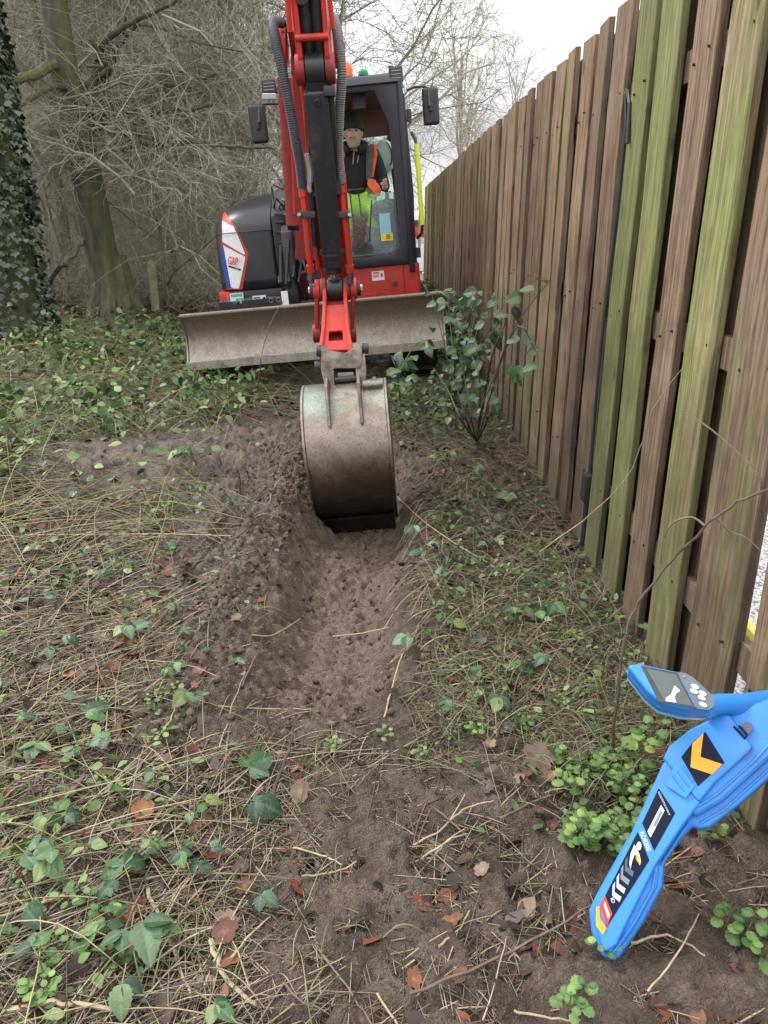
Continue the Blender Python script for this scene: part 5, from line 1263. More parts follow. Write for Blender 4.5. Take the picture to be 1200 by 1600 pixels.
# --- fresh green herb patch beside the locator, and small herbs elsewhere
for i in range(22):
    px, py = rv_.uniform(885, 1030), rv_.uniform(1190, 1330)
    if px > 985 and py > 1270: px -= 90
    nettle(px, py, rv_.uniform(.04, .10), rv_.choice([8, 10, 12]), rv_.uniform(.032, .042), 'fresh crinkled green herb left of the blue locator, '+herb_where(px, py), 'green herbs, '+herb_where(px, py))
nettle(1000, 1205, .15, 12, .052, 'tallest crinkled green herb standing behind the blue locator')
nettle(1010, 1010, .10, 4, .05, 'small lone green herb against the foot of the fence')
for px, py in ((1160, 1470), (1185, 1495), (1130, 1455)): nettle(px, py, .06, 8, .042, 'green herb with crinkled leaves right of the locator foot', 'herbs right of the locator foot')
nettle(1112, 1300, .05, 6, .035, 'small herb seen under the blue locator by the fence board')
for px, py in ((885, 1585), (900, 1565), (945, 1490)): nettle(px, py, .05, 8, .032, 'yellowish green herb at the lower edge beside the locator tip', 'yellow green herbs at the lower edge')
for px, py in ((185, 1505), (215, 1480), (95, 1490), (70, 1545), (110, 1420), (130, 1400), (60, 1560), (165, 1440)): nettle(px, py, .045, 7, .034, 'soft green geranium like herb in the lower left corner', 'soft green herbs in the lower left corner')
for px, py in ((240, 915), (232, 935), (255, 1085), (275, 1078), (160, 1225), (180, 1235), (235, 1100), (170, 1100), (250, 1150), (60, 1430), (30, 1380), (240, 1330)): nettle(px, py, .035, 7, .022, 'tiny bright green herb among dead leaves left of the trench', 'tiny herbs left of the trench')
for px, py in ((600, 1155), (655, 1185), (520, 1170), (820, 1140), (905, 1090), (880, 1105), (930, 1075), (850, 1040), (900, 1000), (925, 1120), (740, 1150)): nettle(px, py, .04, 8, .026, 'small green herb on the mud between trench and fence', 'small herbs between trench and fence')

# --- fallen leaves one can pick out
def fallen(px, py, s, label, group):
    p = GP(px, py); o = bpy.data.objects.new('fallen_leaf', rv_.choice(MF)); C.objects.link(o)
    o.location = p+Vector((0, 0, .008)); o.rotation_euler = (rv_.uniform(-.5, .5), rv_.uniform(-.5, .5), rv_.uniform(0, 6.3)); o.scale = (s, s*rv_.uniform(.7, 1.2), s)
    tag(o, label, 'fallen leaf', group); return o
for i in range(120):
    if i < 34: px, py = rv_.gauss(275, 32), rv_.gauss(900, 28)
    elif i < 60: px, py = rv_.gauss(215, 60), rv_.gauss(1000, 50)
    else: px, py = rv_.uniform(0, 400), rv_.uniform(800, 1560)
    if px < 0 or py > 1590: continue
    wh = where_left(px, py); fallen(px, py, rv_.uniform(.026, .058), 'wet reddish brown fallen leaf '+wh, 'fallen leaves '+wh)
for i in range(60):
    py = rv_.uniform(720, 1300); px = rv_.uniform(690, 740+(py-700)*.45)
    fallen(px, py, rv_.uniform(.028, .055), 'curled brown fallen leaf between trench and fence, '+('beside the bucket' if py < 900 else ('by the middle of the trench' if py < 1100 else 'near the herb patch')), 'fallen leaves by the fence %d' % (0 if py < 900 else (1 if py < 1100 else 2)))
for i in range(9): fallen(rv_.uniform(400, 900), rv_.uniform(1180, 1590), rv_.uniform(.03, .055), 'muddy fallen leaf pressed into the trampled foreground', 'fallen leaves in the foreground')
fallen(838, 1205, .085, 'large shiny dark brown leaf right of centre in the foreground', None)
fallen(800, 1240, .07, 'rusty leaf beside the large dark brown leaf', None)
fallen(1010, 1130, .09, 'big curled russet leaf under the display of the locator', None)
fallen(903, 1423, .055, 'pale buff curled leaf touching the foot of the locator', None)

# --- sticks one can pick out
def stickobj(px, label, r=(.004, .002), mat=None, lift=.015, group=None, name='stick', z3=None, forks=()):
    pts = [GP(*q)+Vector((0, 0, lift)) for q in px] if z3 is None else z3
    pts = smooth_curve(pts, 5); n = len(pts); rr = [r[0]+(r[1]-r[0])*i/(n-1) for i in range(n)]
    mb = MB().tube([p+Vector((rv_.uniform(-1, 1), rv_.uniform(-1, 1), rv_.uniform(-1, 1)))*r[0]*.7 for p in pts], rr, 6)
    for fp in forks: mb.tube(smooth_curve(fp, 4), [r[1]*1.2*(1-.6*i/(len(smooth_curve(fp, 4))-1)) for i in range(len(smooth_curve(fp, 4)))], 5)
    o = obj(name, mb, mat or STEMB, None, smooth=True); tag(o, label, 'stick', group); return o
stickobj([(455, 1190), (440, 1240), (418, 1280)], 'dark knobbly stick poking up at the near end of the trench', (.005, .003), STEMD, z3=[GP(412, 1290), GP(432, 1250)+Vector((0, 0, .05)), GP(452, 1215)+Vector((0, 0, .09)), GP(462, 1190)+Vector((0, 0, .12))])
stickobj([(10, 1588), (100, 1575), (200, 1595)], 'pale barkless stick along the bottom left edge', (.006, .004), STEMP)
stickobj([(330, 1480), (350, 1530), (400, 1580)], 'thick curved pale stick near the bottom edge', (.006, .004), STEMP)
stickobj([(230, 1400), (270, 1490), (300, 1570)], 'pale stalk slanting down through the lower left litter', (.005, .003), STEMP)
stickobj([(0, 1440), (120, 1400), (240, 1330), (400, 1200)], 'long pale dry stalk rising from the lower left edge', (.004, .002), STEMP)
stickobj([(40, 840), (300, 838), (400, 842)], 'straight pale stalk lying level left of the bucket', (.0035, .002), STEMP)
stickobj([(520, 1008), (600, 985), (660, 960), (700, 945)], 'pale thin twig lying across the trench floor', (.0028, .002), STEMP, .012)
stickobj([(395, 1008), (430, 995), (470, 972)], 'thin twig lying on the left bank of the trench', (.0028, .002), STEMP, .012)
stickobj([(600, 1130), (620, 1060), (640, 1000)], 'short twig standing on the right lip of the trench', (.003, .002), STEMP, .02)
stickobj([(620, 790), (670, 830), (760, 890)], 'pale twig running from the bucket lip towards the fence', (.003, .002), STEMP, .03)
stickobj([(300, 900), (350, 840), (400, 790), (440, 770)], 'dark wet twig slanting towards the bucket', (.004, .002), STEMD, .03)
stickobj([(310, 880), (370, 850), (420, 800)], 'second dark wet twig beside the first left of the bucket', (.003, .002), STEMD, .03)
stickobj([(780, 1290), (860, 1250), (960, 1230)], 'brown twig lying in the grass left of the herb patch', (.003, .002), STEMB, .02)
stickobj([(640, 1560), (800, 1490), (925, 1420)], 'long brown twig reaching towards the foot of the locator', (.0035, .002), STEMB, .012)
stickobj([(985, 1480), (1040, 1470), (1100, 1500)], 'pale twig on dark soil right of the locator foot', (.0035, .002), STEMP, .012)
stickobj([(1010, 1560), (1060, 1500), (1090, 1440)], 'thin dry stalk crossing the soil right of the locator', (.0022, .0015), STEMP, .02)
stickobj(None, 'short dead stub standing in the clearing left of the bucket', (.005, .004), STEMD, z3=[GP(376, 775), GP(376, 775)+Vector((0, 0, .07)), GP(376, 775)+Vector((.0, 0, .13))])
stickobj(None, 'dark stub standing in the dry stalks at upper left', (.006, .004), STEMD, z3=[GP(156, 640), GP(156, 640)+Vector((0, 0, .1)), GP(156, 640)+Vector((0, 0, .18))])
for i in range(26):
    if i % 2: px, py, a = rv_.uniform(420, 860), rv_.uniform(1230, 1590), rv_.uniform(-1, 1)
    else: px, py, a = rv_.uniform(20, 380), rv_.uniform(1000, 1560), rv_.uniform(-1.1, .2)
    L_ = rv_.uniform(60, 150)
    stickobj([(px, py), (px+math.cos(a)*L_*.5+rv_.uniform(-9, 9), py+math.sin(a)*L_*.5), (px+math.cos(a)*L_, py+math.sin(a)*L_)], 'thin dry stalk lying loose in the foreground', (.0028, .0016), rv_.choice([STEMP, STEMB, STEMP]), .014, 'loose dry stalks in the foreground')
# twig that arches in front of the fence, and the slim sapling before the blade
y0 = GP(955, 1180)
s3 = [y0, P(965, 1080, 2.05), P(975, 1000, 2.0), P(1000, 940, 1.95), P(1060, 865, 1.85), P(1105, 820, 1.75), P(1150, 785, 1.68), P(1215, 755, 1.6)]
stickobj(None, 'long bare brown twig arching up in front of the fence to the right edge', (.005, .0028), STEMB, z3=s3, forks=[[P(1102, 822, 1.75), P(1080, 808, 1.78), P(1050, 818, 1.8), P(1036, 845, 1.82), P(1032, 880, 1.84)], [P(1118, 808, 1.74), P(1140, 830, 1.72), P(1165, 840, 1.7), P(1188, 860, 1.68)], [P(1190, 765, 1.64), P(1180, 735, 1.64), P(1110, 670, 1.72), P(1060, 640, 1.8)]])
stickobj(None, 'thin tan twig curving across the lower fence boards', (.0028, .0012), STEMP, z3=[GP(905, 880), P(840, 870, 3.0)+Vector((0, 0, 0)), P(910, 815, 2.8), P(975, 752, 2.6), P(1000, 700, 2.5), P(1020, 640, 2.4), P(1066, 575, 2.3)])
sg = GP(402, 610)
stickobj(None, 'slim bare sapling rising in front of the left half of the blade', (.006, .0025), STEMG, z3=[sg, P(406, 575, 5.6), P(412, 540, 5.55), P(425, 500, 5.5), P(443, 470, 5.45)], name='sapling')
stickobj(None, 'thin dark shoot left of the blade', (.006, .003), STEMB, z3=[GP(318, 495), P(325, 460, 7.3), P(332, 440, 7.3)], name='sapling')

# --- bramble bush by the fence with leaves one can pick out
def bush(name, label, basepx, stems, leaves, size, seed, tipmesh=ML):
    b0 = GP(*basepx); t = thing(name, label, 'bush', b0); r = random.Random(seed)
    for zs in stems:
        pts = smooth_curve([b0]+zs if len(zs) < 8 else zs, 5); n = len(pts)
        obj('stem', MB().tube(pts, [.006*(1-.65*i/(n-1)) for i in range(n)], 6, caps=False), STEMD if r.random() < .5 else STEMB, t, smooth=True)
    for (x, y_, zc, s) in leaves:
        p = P(x, y_, zc)-b0; a = r.uniform(0, 6.28)
        d2 = Vector((math.cos(a)*.8, math.sin(a)*.8-.2, r.uniform(-.9, .1)))
        inst(r.choice(tipmesh), 'leaf', t, orient(p, d2, Vector((r.uniform(-.4, .4), -.9, .8)), r.uniform(-.4, .4)), s*size)
    return t
lv = [(848, 440, 4.1, 1.15), (835, 452, 4.1, 1.0), (815, 462, 4.15, 1.1), (800, 480, 4.15, 1), (792, 490, 4.2, 1.2), (745, 455, 4.4, 1), (738, 465, 4.4, .8), (752, 470, 4.4, .8),
      (775, 470, 4.4, .8), (780, 500, 4.2, .9), (808, 498, 4.2, .9), (826, 520, 4.1, 1), (812, 527, 4.15, .9), (818, 575, 4.1, 1.3), (805, 590, 4.1, 1.1), (840, 570, 4.1, 1), (798, 570, 4.2, .9),
      (765, 520, 4.3, 1.3), (772, 512, 4.3, 1), (745, 540, 4.4, 1), (718, 565, 4.5, 1.1), (730, 550, 4.4, .9), (735, 480, 4.5, .8), (757, 505, 4.4, .9), (842, 545, 4.1, .8)]
bush('bramble_bush', 'leafy bramble bush with large grey green leaves against the fence', (745, 690),
     [[P(752, 640, 4.3), P(775, 580, 4.25), P(800, 520, 4.15), P(825, 480, 4.1), P(860, 438, 4.05)], [P(750, 600, 4.4), P(735, 540, 4.45), P(748, 460, 4.4)], [P(768, 560, 4.3), P(790, 500, 4.2), P(770, 470, 4.3)], [P(800, 520, 4.15), P(835, 545, 4.1), P(842, 570, 4.1)]]+[[P(745+dx_*.5, 660, 4.4), P(745+dx_, 610, 4.45), P(745+dx_*1.5, 575, 4.5)] for dx_ in (-45, -30, -15, 18, 30)], lv+[(rv_.gauss(738, 34), rv_.uniform(520, 672), rv_.uniform(4.35, 4.7), rv_.uniform(.35, .8)) for _ in range(50)], .088, 3)
r = random.Random(9)
lv2 = [(r.gauss(722, 24), r.uniform(450, 625), r.uniform(4.9, 6.0), r.uniform(.5, 1.0)) for i in range(130)]
bush('bramble_bush', 'dense dusty green bramble beside the right end of the blade', (715, 640), [[P(715+dx*.4, 580, 5.3), P(715+dx, 500, 5.4), P(715+dx*1.4, 455, 5.5)] for dx in (-30, -12, 8, 22, 35)], lv2, .085, 4)
lv3 = [(645, 556, 5.2, 1), (658, 538, 5.2, 1), (668, 533, 5.2, .9), (640, 565, 5.2, .8), (622, 550, 5.2, 1), (618, 560, 5.2, 1), (635, 570, 5.2, 1), (650, 528, 5.2, .9)]+[(r.uniform(608, 645), r.uniform(555, 615), r.uniform(5, 5.3), r.uniform(.6, 1)) for i in range(30)]
bush('bramble_bush', 'small leafy bramble growing between the bucket and the right track', (625, 628), [[P(625, 590, 5.2), P(635, 560, 5.2), P(655, 535, 5.2), P(680, 530, 5.2)], [P(620, 580, 5.2), P(612, 560, 5.2)]], lv3, .08, 5)

# ------------------------------------------------------------ uncountable stuff, made in bulk
r = np.random.default_rng(21)
def curves(x, y, ang, L_, arch, K=7, bend=.7, lift=.004):
    n = len(x); s = np.linspace(0, 1, K)[None]; a = ang[:, None]+bend*(r.standard_normal((n, 1)))*(s-.5)+.045*r.standard_normal((n, K))
    dx = np.cumsum(np.cos(a), 1)*L_[:, None]/K; dy = np.cumsum(np.sin(a), 1)*L_[:, None]/K
    X = x[:, None]+dx-dx.mean(1, keepdims=True); Y = y[:, None]+dy-dy.mean(1, keepdims=True)
    G_ = gh(X, Y, False); ln = G_[:, :1]*(1-s)+G_[:, -1:]*s          # a stiff stalk bridges hollows
    Z = np.maximum(G_, ln-.01)+lift+arch[:, None]*np.sin(np.pi*s)*1.0
    return np.stack([X, Y, Z], -1)
def inview(x, y): return (y > .7) & (np.abs(x) < .62*(y+.5)+.3)
def density(x, y):
    m_ = mudmask(x, y); t_ = trench(x, y); d = 1-.86*m_
    d = np.where(t_ > .3, .008, d); d = np.where(np.hypot((x-.12)/.6, (y-1.35)/.7) < 1, np.maximum(d, .62), d)
    d = np.where(x > .92, 0, d)
    under = (np.abs(x+.58) < 1.2) & (y > 6.6) & (y < 10); d = np.where(under, d*.3, d)
    return d
def scatter(n, x0, x1, y0, y1, dens=density, clump=0, seed=0):
    x = r.uniform(x0, x1, n); y = y0+(y1-y0)*r.random(n)**1.25
    p = dens(x, y)
    if clump: p = p*np.clip(.5+clump*2.2*fbm(x, y, 2.3, 3, 90+seed), 0, 1.4)
    k = (r.random(n) < p) & inview(x, y); return x[k], y[k]
def stems(name, n, reg, Lr, rr, archr, mat, label, cat, tint=(0, 1), clump=0, bias=None, K=7, bend=.7, seed=0, lift=.006):
    x, y = scatter(n, *reg, clump=clump, seed=seed); m_ = len(x)
    L_ = r.uniform(*Lr, m_)*r.uniform(.6, 1, m_); ang = r.uniform(0, math.pi, m_) if bias is None else bias+r.standard_normal(m_)*.55
    Pn = curves(x, y, ang, L_, r.uniform(*archr, m_)*r.random(m_), K, bend, lift)
    ra = r.uniform(*rr, m_)[:, None]*np.linspace(1, .55, K)[None]
    V, Fc, id_ = bulk_tubes(Pn, ra, 3)
    o = big(name, V, Fc, mat, {'tint': (tint[0]+(tint[1]-tint[0])*r.random(m_))[id_]}, smooth=True)
    tag(o, label, cat, kind='stuff'); return o
stems('dry_stalks', 6500, (-3.2, .92, .7, 3.6), (.06, .42), (.0006, .0029), (.0, .05), STRAW, 'matted dry stalks and bramble stems over the near ground', 'stalks', clump=.7, bias=None, seed=1, bend=.28)
stems('dry_stalks', 3000, (-3.2, .0, .7, 3.4), (.2, .8), (.0008, .0021), (.0, .07), STRAW, 'longer straw coloured stalks combed across the lower left', 'stalks', (.35, .9), clump=.4, bias=.5, bend=.22, seed=2)
stems('long_twigs', 1500, (-1.2, .92, .7, 2.4), (.18, .65), (.0009, .0026), (.0, .015), STRAW, 'long thin brown twigs lying across the trampled foreground', 'twigs', (.12, .75), seed=23, lift=.008, bend=.12)
stems('long_twigs', 1300, (-2.6, -.3, .8, 3.6), (.25, .9), (.001, .0028), (.0, .05), STRAW, 'long brown stalks lying over the litter left of the trench', 'stalks', (.2, .8), seed=24, lift=.012, bend=.15)
stems('dry_stalks', 5200, (-4.8, .92, 3.2, 7.6), (.2, .9), (.0012, .0028), (.0, .12), STRAW, 'tangled dry stalks in front of and beside the excavator', 'stalks', (.1, 1), clump=.5, seed=3, bend=.35)
stems('bramble_stems', 2300, (-5.0, -.9, 3.4, 9.5), (.7, 1.9), (.0016, .0032), (.03, .28), RUNNER, 'arching green bramble stems on the left bank', 'brambles', (0, 1), clump=.4, K=10, bend=.5, seed=4, lift=.02)
stems('bramble_stems', 650, (-3.0, -.7, 1.0, 4), (.4, 1.1), (.0014, .0026), (.02, .14), RUNNER, 'green bramble runners over the litter at left', 'brambles', (0, .8), clump=.3, K=10, bend=.6, seed=5, lift=.015)
stems('dry_stalks', 2600, (.1, .92, 1.7, 6.5), (.15, .6), (.0008, .0018), (.0, .10), STRAW, 'dry stalks and bleached grass along the foot of the fence', 'stalks', (.3, .95), seed=6, lift=.01)
stems('twig_debris', 8000, (-1.4, .92, .7, 2.6), (.04, .26), (.0009, .0023), (.0, .012), STRAW, 'short broken twigs pressed into the trampled mud', 'twigs', (.15, 1), seed=7, lift=.007, K=5, bend=.3)
# low leaves
def leaves(name, n, reg, sr, mat, label, cat, tilt=.5, lift=(.01, .05), tint=(0, 1), clump=0, dens=density, seed=0, tv=LEAF_V, tf=LEAF_F, pw=1):
    x, y = scatter(n, *reg, dens=dens, clump=clump, seed=seed); m_ = len(x)
    z = gh(x, y, False)+r.uniform(*lift, m_)
    V, Fc, id_ = bulk_stamp(tv, tf, np.stack([x, y, z], -1), rots(r.uniform(0, 6.3, m_), r.normal(.1, tilt, m_), r.normal(0, tilt, m_)), r.uniform(*sr, m_))
    o = big(name, V, Fc, mat, {'tint': (tint[0]+(tint[1]-tint[0])*r.random(m_)**pw)[id_]}, smooth=True); tag(o, label, cat, kind='stuff'); return o
def d_left(x, y): return density(x, y)*np.where(x < -.55, 1, .25)
def d_right(x, y): return density(x, y)*np.where(x > xc(y)+.36, 1, 0)
leaves('leaf_litter', 30000, (-3.8, .92, .7, 6.2), (.018, .060), LITTER, 'dark wet leaf litter between the stalks', 'leaf litter', .35, (-.004, .010), clump=.5, seed=11, dens=lambda x, y: density(x, y)*np.where(np.hypot((x-.12)/.6, (y-1.35)/.7) < 1, .45, 1))
leaves('low_leaves', 13000, (-3.3, -.45, .8, 5.4), (.012, .044), LEAFG, 'small green leaves scattered through the litter at left', 'ground plants', .5, (.005, .05), (.1, 1), clump=.9, dens=d_left, seed=12)
leaves('low_leaves', 11000, (-5.2, -.9, 4.2, 10), (.03, .085), LEAFG, 'bramble leaves covering the bank left of the excavator', 'ground plants', .6, (.02, .26), (.1, 1), clump=.7, dens=d_left, seed=13)
leaves('low_leaves', 3900, (.15, .92, 1.5, 7), (.010, .036), LEAFG, 'small green leaves in the strip along the fence', 'ground plants', .6, (.005, .06), (.0, 1), clump=.8, dens=d_right, seed=14)
leaves('low_leaves', 500, (.05, .6, 5.2, 6.4), (.025, .05), LEAFG, 'green leaves in front of the right track', 'ground plants', .6, (.01, .2), (.1, .9), seed=15)
leaves('low_leaves', 2500, (.3, .9, 7.2, 14), (.03, .07), LEAFG, 'leafy scrub between the excavator and the far fence', 'ground plants', .7, (.02, .4), (.0, 1), seed=16, dens=lambda x, y: x*0+1)
BL_V = np.array([(-.02, 0, 0), (.02, 0, 0), (-.016, .35, .3), (.016, .35, .3), (-.010, .75, .48), (.010, .75, .48), (0, 1.05, .42), (.001, 1.05, .42)]); BL_F = np.array([(0, 1, 3, 2), (2, 3, 5, 4), (4, 5, 7, 6)])
leaves('grass', 6500, (.12, .93, 1.6, 7), (.03, .10), GRASS, 'sparse grass along the foot of the fence', 'grass', .45, (.0, .01), (.1, 1), clump=.9, dens=d_right, seed=17, tv=BL_V, tf=BL_F)
leaves('grass', 4500, (-3.2, -.1, .8, 4), (.04, .11), GRASS, 'thin grass and moss in the litter at left', 'grass', .5, (.0, .01), (.1, .9), clump=.8, seed=18, tv=BL_V, tf=BL_F)
leaves('grass', 6000, (-5, -1.2, 5, 11), (.08, .26), GRASS, 'rough grass on the bank under the trees', 'grass', .5, (.0, .02), (.2, 1), clump=.5, seed=19, tv=BL_V, tf=BL_F)

# ------------------------------------------------------------ trees
def grow_tree(base, h, r0, nlimb, ntwig, spread, seed, lean=(0, 0), bare=.3, up=.5, droop=0, K=6, tw=(.35, 1.1), trad=.004):
    """returns (trunk polylines, crown polylines) as lists of (points, radii)"""
    g = np.random.default_rng(seed); base = np.array(base, float); TR, CR = [], []
    def poly(p, d, L_, ra, wob, upb, K=6, taper=.35):
        d = np.array(d, float); d /= np.linalg.norm(d); pts = [np.array(p, float)]
        for i in range(K-1):
            d = d+g.standard_normal(3)*wob+np.array([0, 0, upb]); d /= np.linalg.norm(d); pts.append(pts[-1]+d*L_/(K-1))
        return np.array(pts), np.linspace(ra, ra*taper, K)
    def pick(c, lo=.2):
        pts, ra = c; t = g.uniform(lo, 1)*(len(pts)-1); i = min(int(t), len(pts)-2); f = t-i
        return pts[i]*(1-f)+pts[i+1]*f, pts[i+1]-pts[i], ra[i]*(1-f)+ra[i+1]*f
    tk = poly(base, (lean[0], lean[1], 1), h, r0, .05, .03, 9, .25); TR.append(tk)
    L1 = []
    for i in range(nlimb):
        p, d, ra = pick(tk, bare); a = g.uniform(0, 6.28); d2 = d/np.linalg.norm(d)*up+np.array([math.cos(a), math.sin(a), g.uniform(-.1, .5)])*spread
        L1.append(poly(p, d2, h*g.uniform(.3, .55), ra*.5, .16, .05-droop, 7)); TR.append(L1[-1])
    L2 = []
    for i in range(nlimb*5):
        p, d, ra = pick(L1[g.integers(len(L1))] if nlimb else tk); a = g.standard_normal(3)
        L2.append(poly(p, d/np.linalg.norm(d)*.7+a*.5, h*g.uniform(.12, .3), max(ra*.55, trad*2), .2, .03-droop, 6))
    CR += L2
    L3 = []
    for i in range(ntwig):
        p, d, ra = pick(L2[g.integers(len(L2))] if L2 else tk, .1); a = g.standard_normal(3)
        L3.append(poly(p, d/np.linalg.norm(d)*.6+a*.55, g.uniform(*tw), trad, .22, .03-droop, 5))
    CR += L3
    return TR, CR
def join(name, polys, mat, parent, sides, tint=(.2, .8), seed=0):
    g = np.random.default_rng(seed); Vs, Fs, ids = [], [], []; off = 0
    for K in sorted({len(p[0]) for p in polys}):
        sub = [p for p in polys if len(p[0]) == K]; V, Fc, id_ = bulk_tubes(np.array([s[0] for s in sub]), np.array([s[1] for s in sub]), sides)
        Vs.append(V); Fs.append(Fc+off); off += len(V); ids.append(g.uniform(*tint, len(sub))[id_])
    return big(name, np.concatenate(Vs), np.concatenate(Fs), mat, {'tint': np.concatenate(ids)}, smooth=True, parent=parent)
def tree(name, label, pos, h, r0, nl, nt_, spread, seed, group=None, trunkmat=None, cat='tree', **k):
    t = thing(name, label, cat, pos, (0, 0, 0), group)
    TR, CR = grow_tree((0, 0, -.1), h, r0, nl, nt_, spread, seed, **k)
    join('trunk', TR, trunkmat or BARK, t, 14 if trunkmat else 7, (.2, .5), seed); join('crown', CR, BARK, t, 3, (.1, 1), seed+1); return t
def copy_tree(src, pos, rz, s, label, group):
    c = src.copy(); C.objects.link(c); c.location = pos; c.rotation_euler = (0, 0, rz); c.scale = (s, s, s); c['label'] = label; c['group'] = group
    for ch in src.children:
        q = ch.copy(); C.objects.link(q); q.parent = c
    return c
# large mossy tree and the ivy-clad tree at the left edge
mt = GP(182, 492); mt = tree('mossy_tree', 'large mossy tree with crooked spreading limbs in the wood at left', mt, 8.5, .24, 8, 900, 1.0, 5, trunkmat=MOSSY, lean=(-.05, 0), bare=.28, tw=(.6, 1.8), trad=.0055)
rt_ = MB()
for a in np.linspace(0, 6.28, 9)[:-1]:
    c0 = mt.location; rt_.tube([c0+Vector((math.cos(a)*.13, math.sin(a)*.13, .8)), c0+Vector((math.cos(a)*.20, math.sin(a)*.20, .3)), c0+Vector((math.cos(a)*.36, math.sin(a)*.36, -.05))], [.10, .12, .10], 8)
obj('root_flare', rt_, MOSSY, mt, smooth=True)
# crooked low limbs of that tree
lm = MB()
for pth, rr in (([(165, 185, 10.8), (130, 150, 10.2), (85, 105, 9.6), (45, 120, 9.0), (0, 128, 8.6), (-60, 150, 8.2)], .095), ([(160, 200, 10.6), (110, 140, 9.8), (60, 145, 9.2), (20, 175, 8.8)], .06), ([(150, 118, 10.4), (160, 70, 9.8), (200, 40, 9.2), (260, 10, 8.8), (300, -20, 8.6)], .05),
                ([(170, 190, 10.8), (200, 210, 10.2), (240, 225, 9.8), (300, 222, 9.4), (360, 228, 9.2), (430, 233, 9.0)], .05), ([(165, 170, 10.8), (150, 130, 10.3), (170, 110, 9.8), (140, 60, 9.4)], .07),
                ([(180, 200, 10.8), (230, 150, 10.0), (290, 130, 9.6), (360, 110, 9.4)], .035), ([(180, 210, 10.6), (250, 175, 9.9), (300, 170, 9.4), (340, 160, 9.2)], .04), ([(160, 130, 10.4), (215, 40, 9.6), (290, 60, 9.2), (380, 80, 9.0)], .03)):
    pp = smooth_curve([P(*q) for q in pth], 5); n = len(pp); lm.tube([q+Vector((0, 0, rv_.uniform(-.02, .02))) for q in pp], [rr*(1-.7*i/(n-1)) for i in range(n)], 8)
obj('limb', lm, MOSSY, mt, smooth=True)
# overhanging fan of pale curved branches and twigs that spreads to the right in front of the trunk
gb = np.random.default_rng(33); BRs, TWs = [], []
inv_m = np.array([mt.location.x, mt.location.y, mt.location.z])
for i in range(46):
    sx_, sy_ = gb.uniform(95, 215), gb.uniform(60, 300); zc0 = gb.uniform(9.6, 10.8)
    left = gb.random() < .28
    ex_ = gb.uniform(-60, 90) if left else gb.uniform(270, 455); ey_ = sy_+gb.uniform(-130, 110) if left else np.clip(sy_+gb.uniform(-150, 110), -20, 285 if ex_ > 330 else 420)
    zc1 = gb.uniform(9.2, 10.4); n_ = 10; t_ = np.linspace(0, 1, n_); sag = gb.uniform(-45, 60)
    pts = np.array([list(P(sx_+(ex_-sx_)*t, sy_+(ey_-sy_)*t-sag*math.sin(math.pi*t)*.6+gb.normal(0, 5), zc0+(zc1-zc0)*t)) for t in t_])
    pts[:, 1] += gb.normal(0, .03, n_)
    BRs.append((pts-inv_m, np.linspace(gb.uniform(.011, .026), .005, n_)))
    for k in range(62):
        f = gb.uniform(.12, 1)*(n_-1); j = min(int(f), n_-2); p = pts[j]*(1-(f-j))+pts[j+1]*(f-j); d = pts[j+1]-pts[j]; d /= np.linalg.norm(d)
        for lev in range(2):
            q = d*.75+gb.standard_normal(3)*.5; q /= np.linalg.norm(q); L_ = gb.uniform(.25, .95)*(1 if lev == 0 else .55); pp = [p]; K_ = 6; cv = gb.standard_normal(3)*.16
            for _ in range(K_-1): q = q+cv+gb.standard_normal(3)*.10; q /= np.linalg.norm(q); pp.append(pp[-1]+q*L_/(K_-1))
            pp = np.array(pp); TWs.append((pp-inv_m, np.linspace(.0048 if lev == 0 else .0032, .0018, K_))); p = pp[gb.integers(1, 4)]; d = q
join('crown', BRs+TWs, BARK, mt, 3, (.35, 1), 5)
ivp = GP(30, 530)
ivt = thing('ivy_tree', 'broad trunk clad in dark green ivy at the left edge', 'tree', ivp)
tb = MB().tube([ivp+Vector((.02*math.sin(z), 0, z)) for z in np.linspace(-.1, 9, 12)], [.26-.010*i for i in range(12)], 14); obj('trunk', tb, MOSSY, ivt, smooth=True)
n = 6500; a = r.uniform(0, 6.28, n); z = r.random(n)**.8*4.6; R0 = (.31+.10*fbm(a*.8+5, z, 1.4, 3, 77)+.05*r.random(n))*(1+.25*np.exp(-z*1.5))
IV_V = np.array([(0, 0, 0), (-.5, .15, .03), (-.55, .5, -.05), (-.15, .6, .02), (0, 1.05, -.05), (.15, .6, .02), (.55, .5, -.05), (.5, .15, .03)]); IV_F = np.array([(0, 1, 2, 3), (0, 3, 4, 5), (0, 5, 6, 7)])
Rm = rots(a+math.pi/2+r.normal(0, .5, n), np.full(n, 0)+r.normal(-1.9, .35, n), r.normal(0, .4, n))
V, Fc, id_ = bulk_stamp(IV_V, IV_F, np.stack([R0*np.cos(a), R0*np.sin(a), z], -1), Rm, r.uniform(.045, .085, n))
tag(big('ivy', V, Fc, IVYM, {'tint': r.random(n)[id_]}, parent=ivt), None, None, kind='stuff')
TR, CR = grow_tree((0, 0, 2.5), 6, .1, 7, 900, 1.1, 15, bare=.05, tw=(.5, 1.5), trad=.005); join('crown', TR+CR, BARK, ivt, 3, (.1, .9), 3)
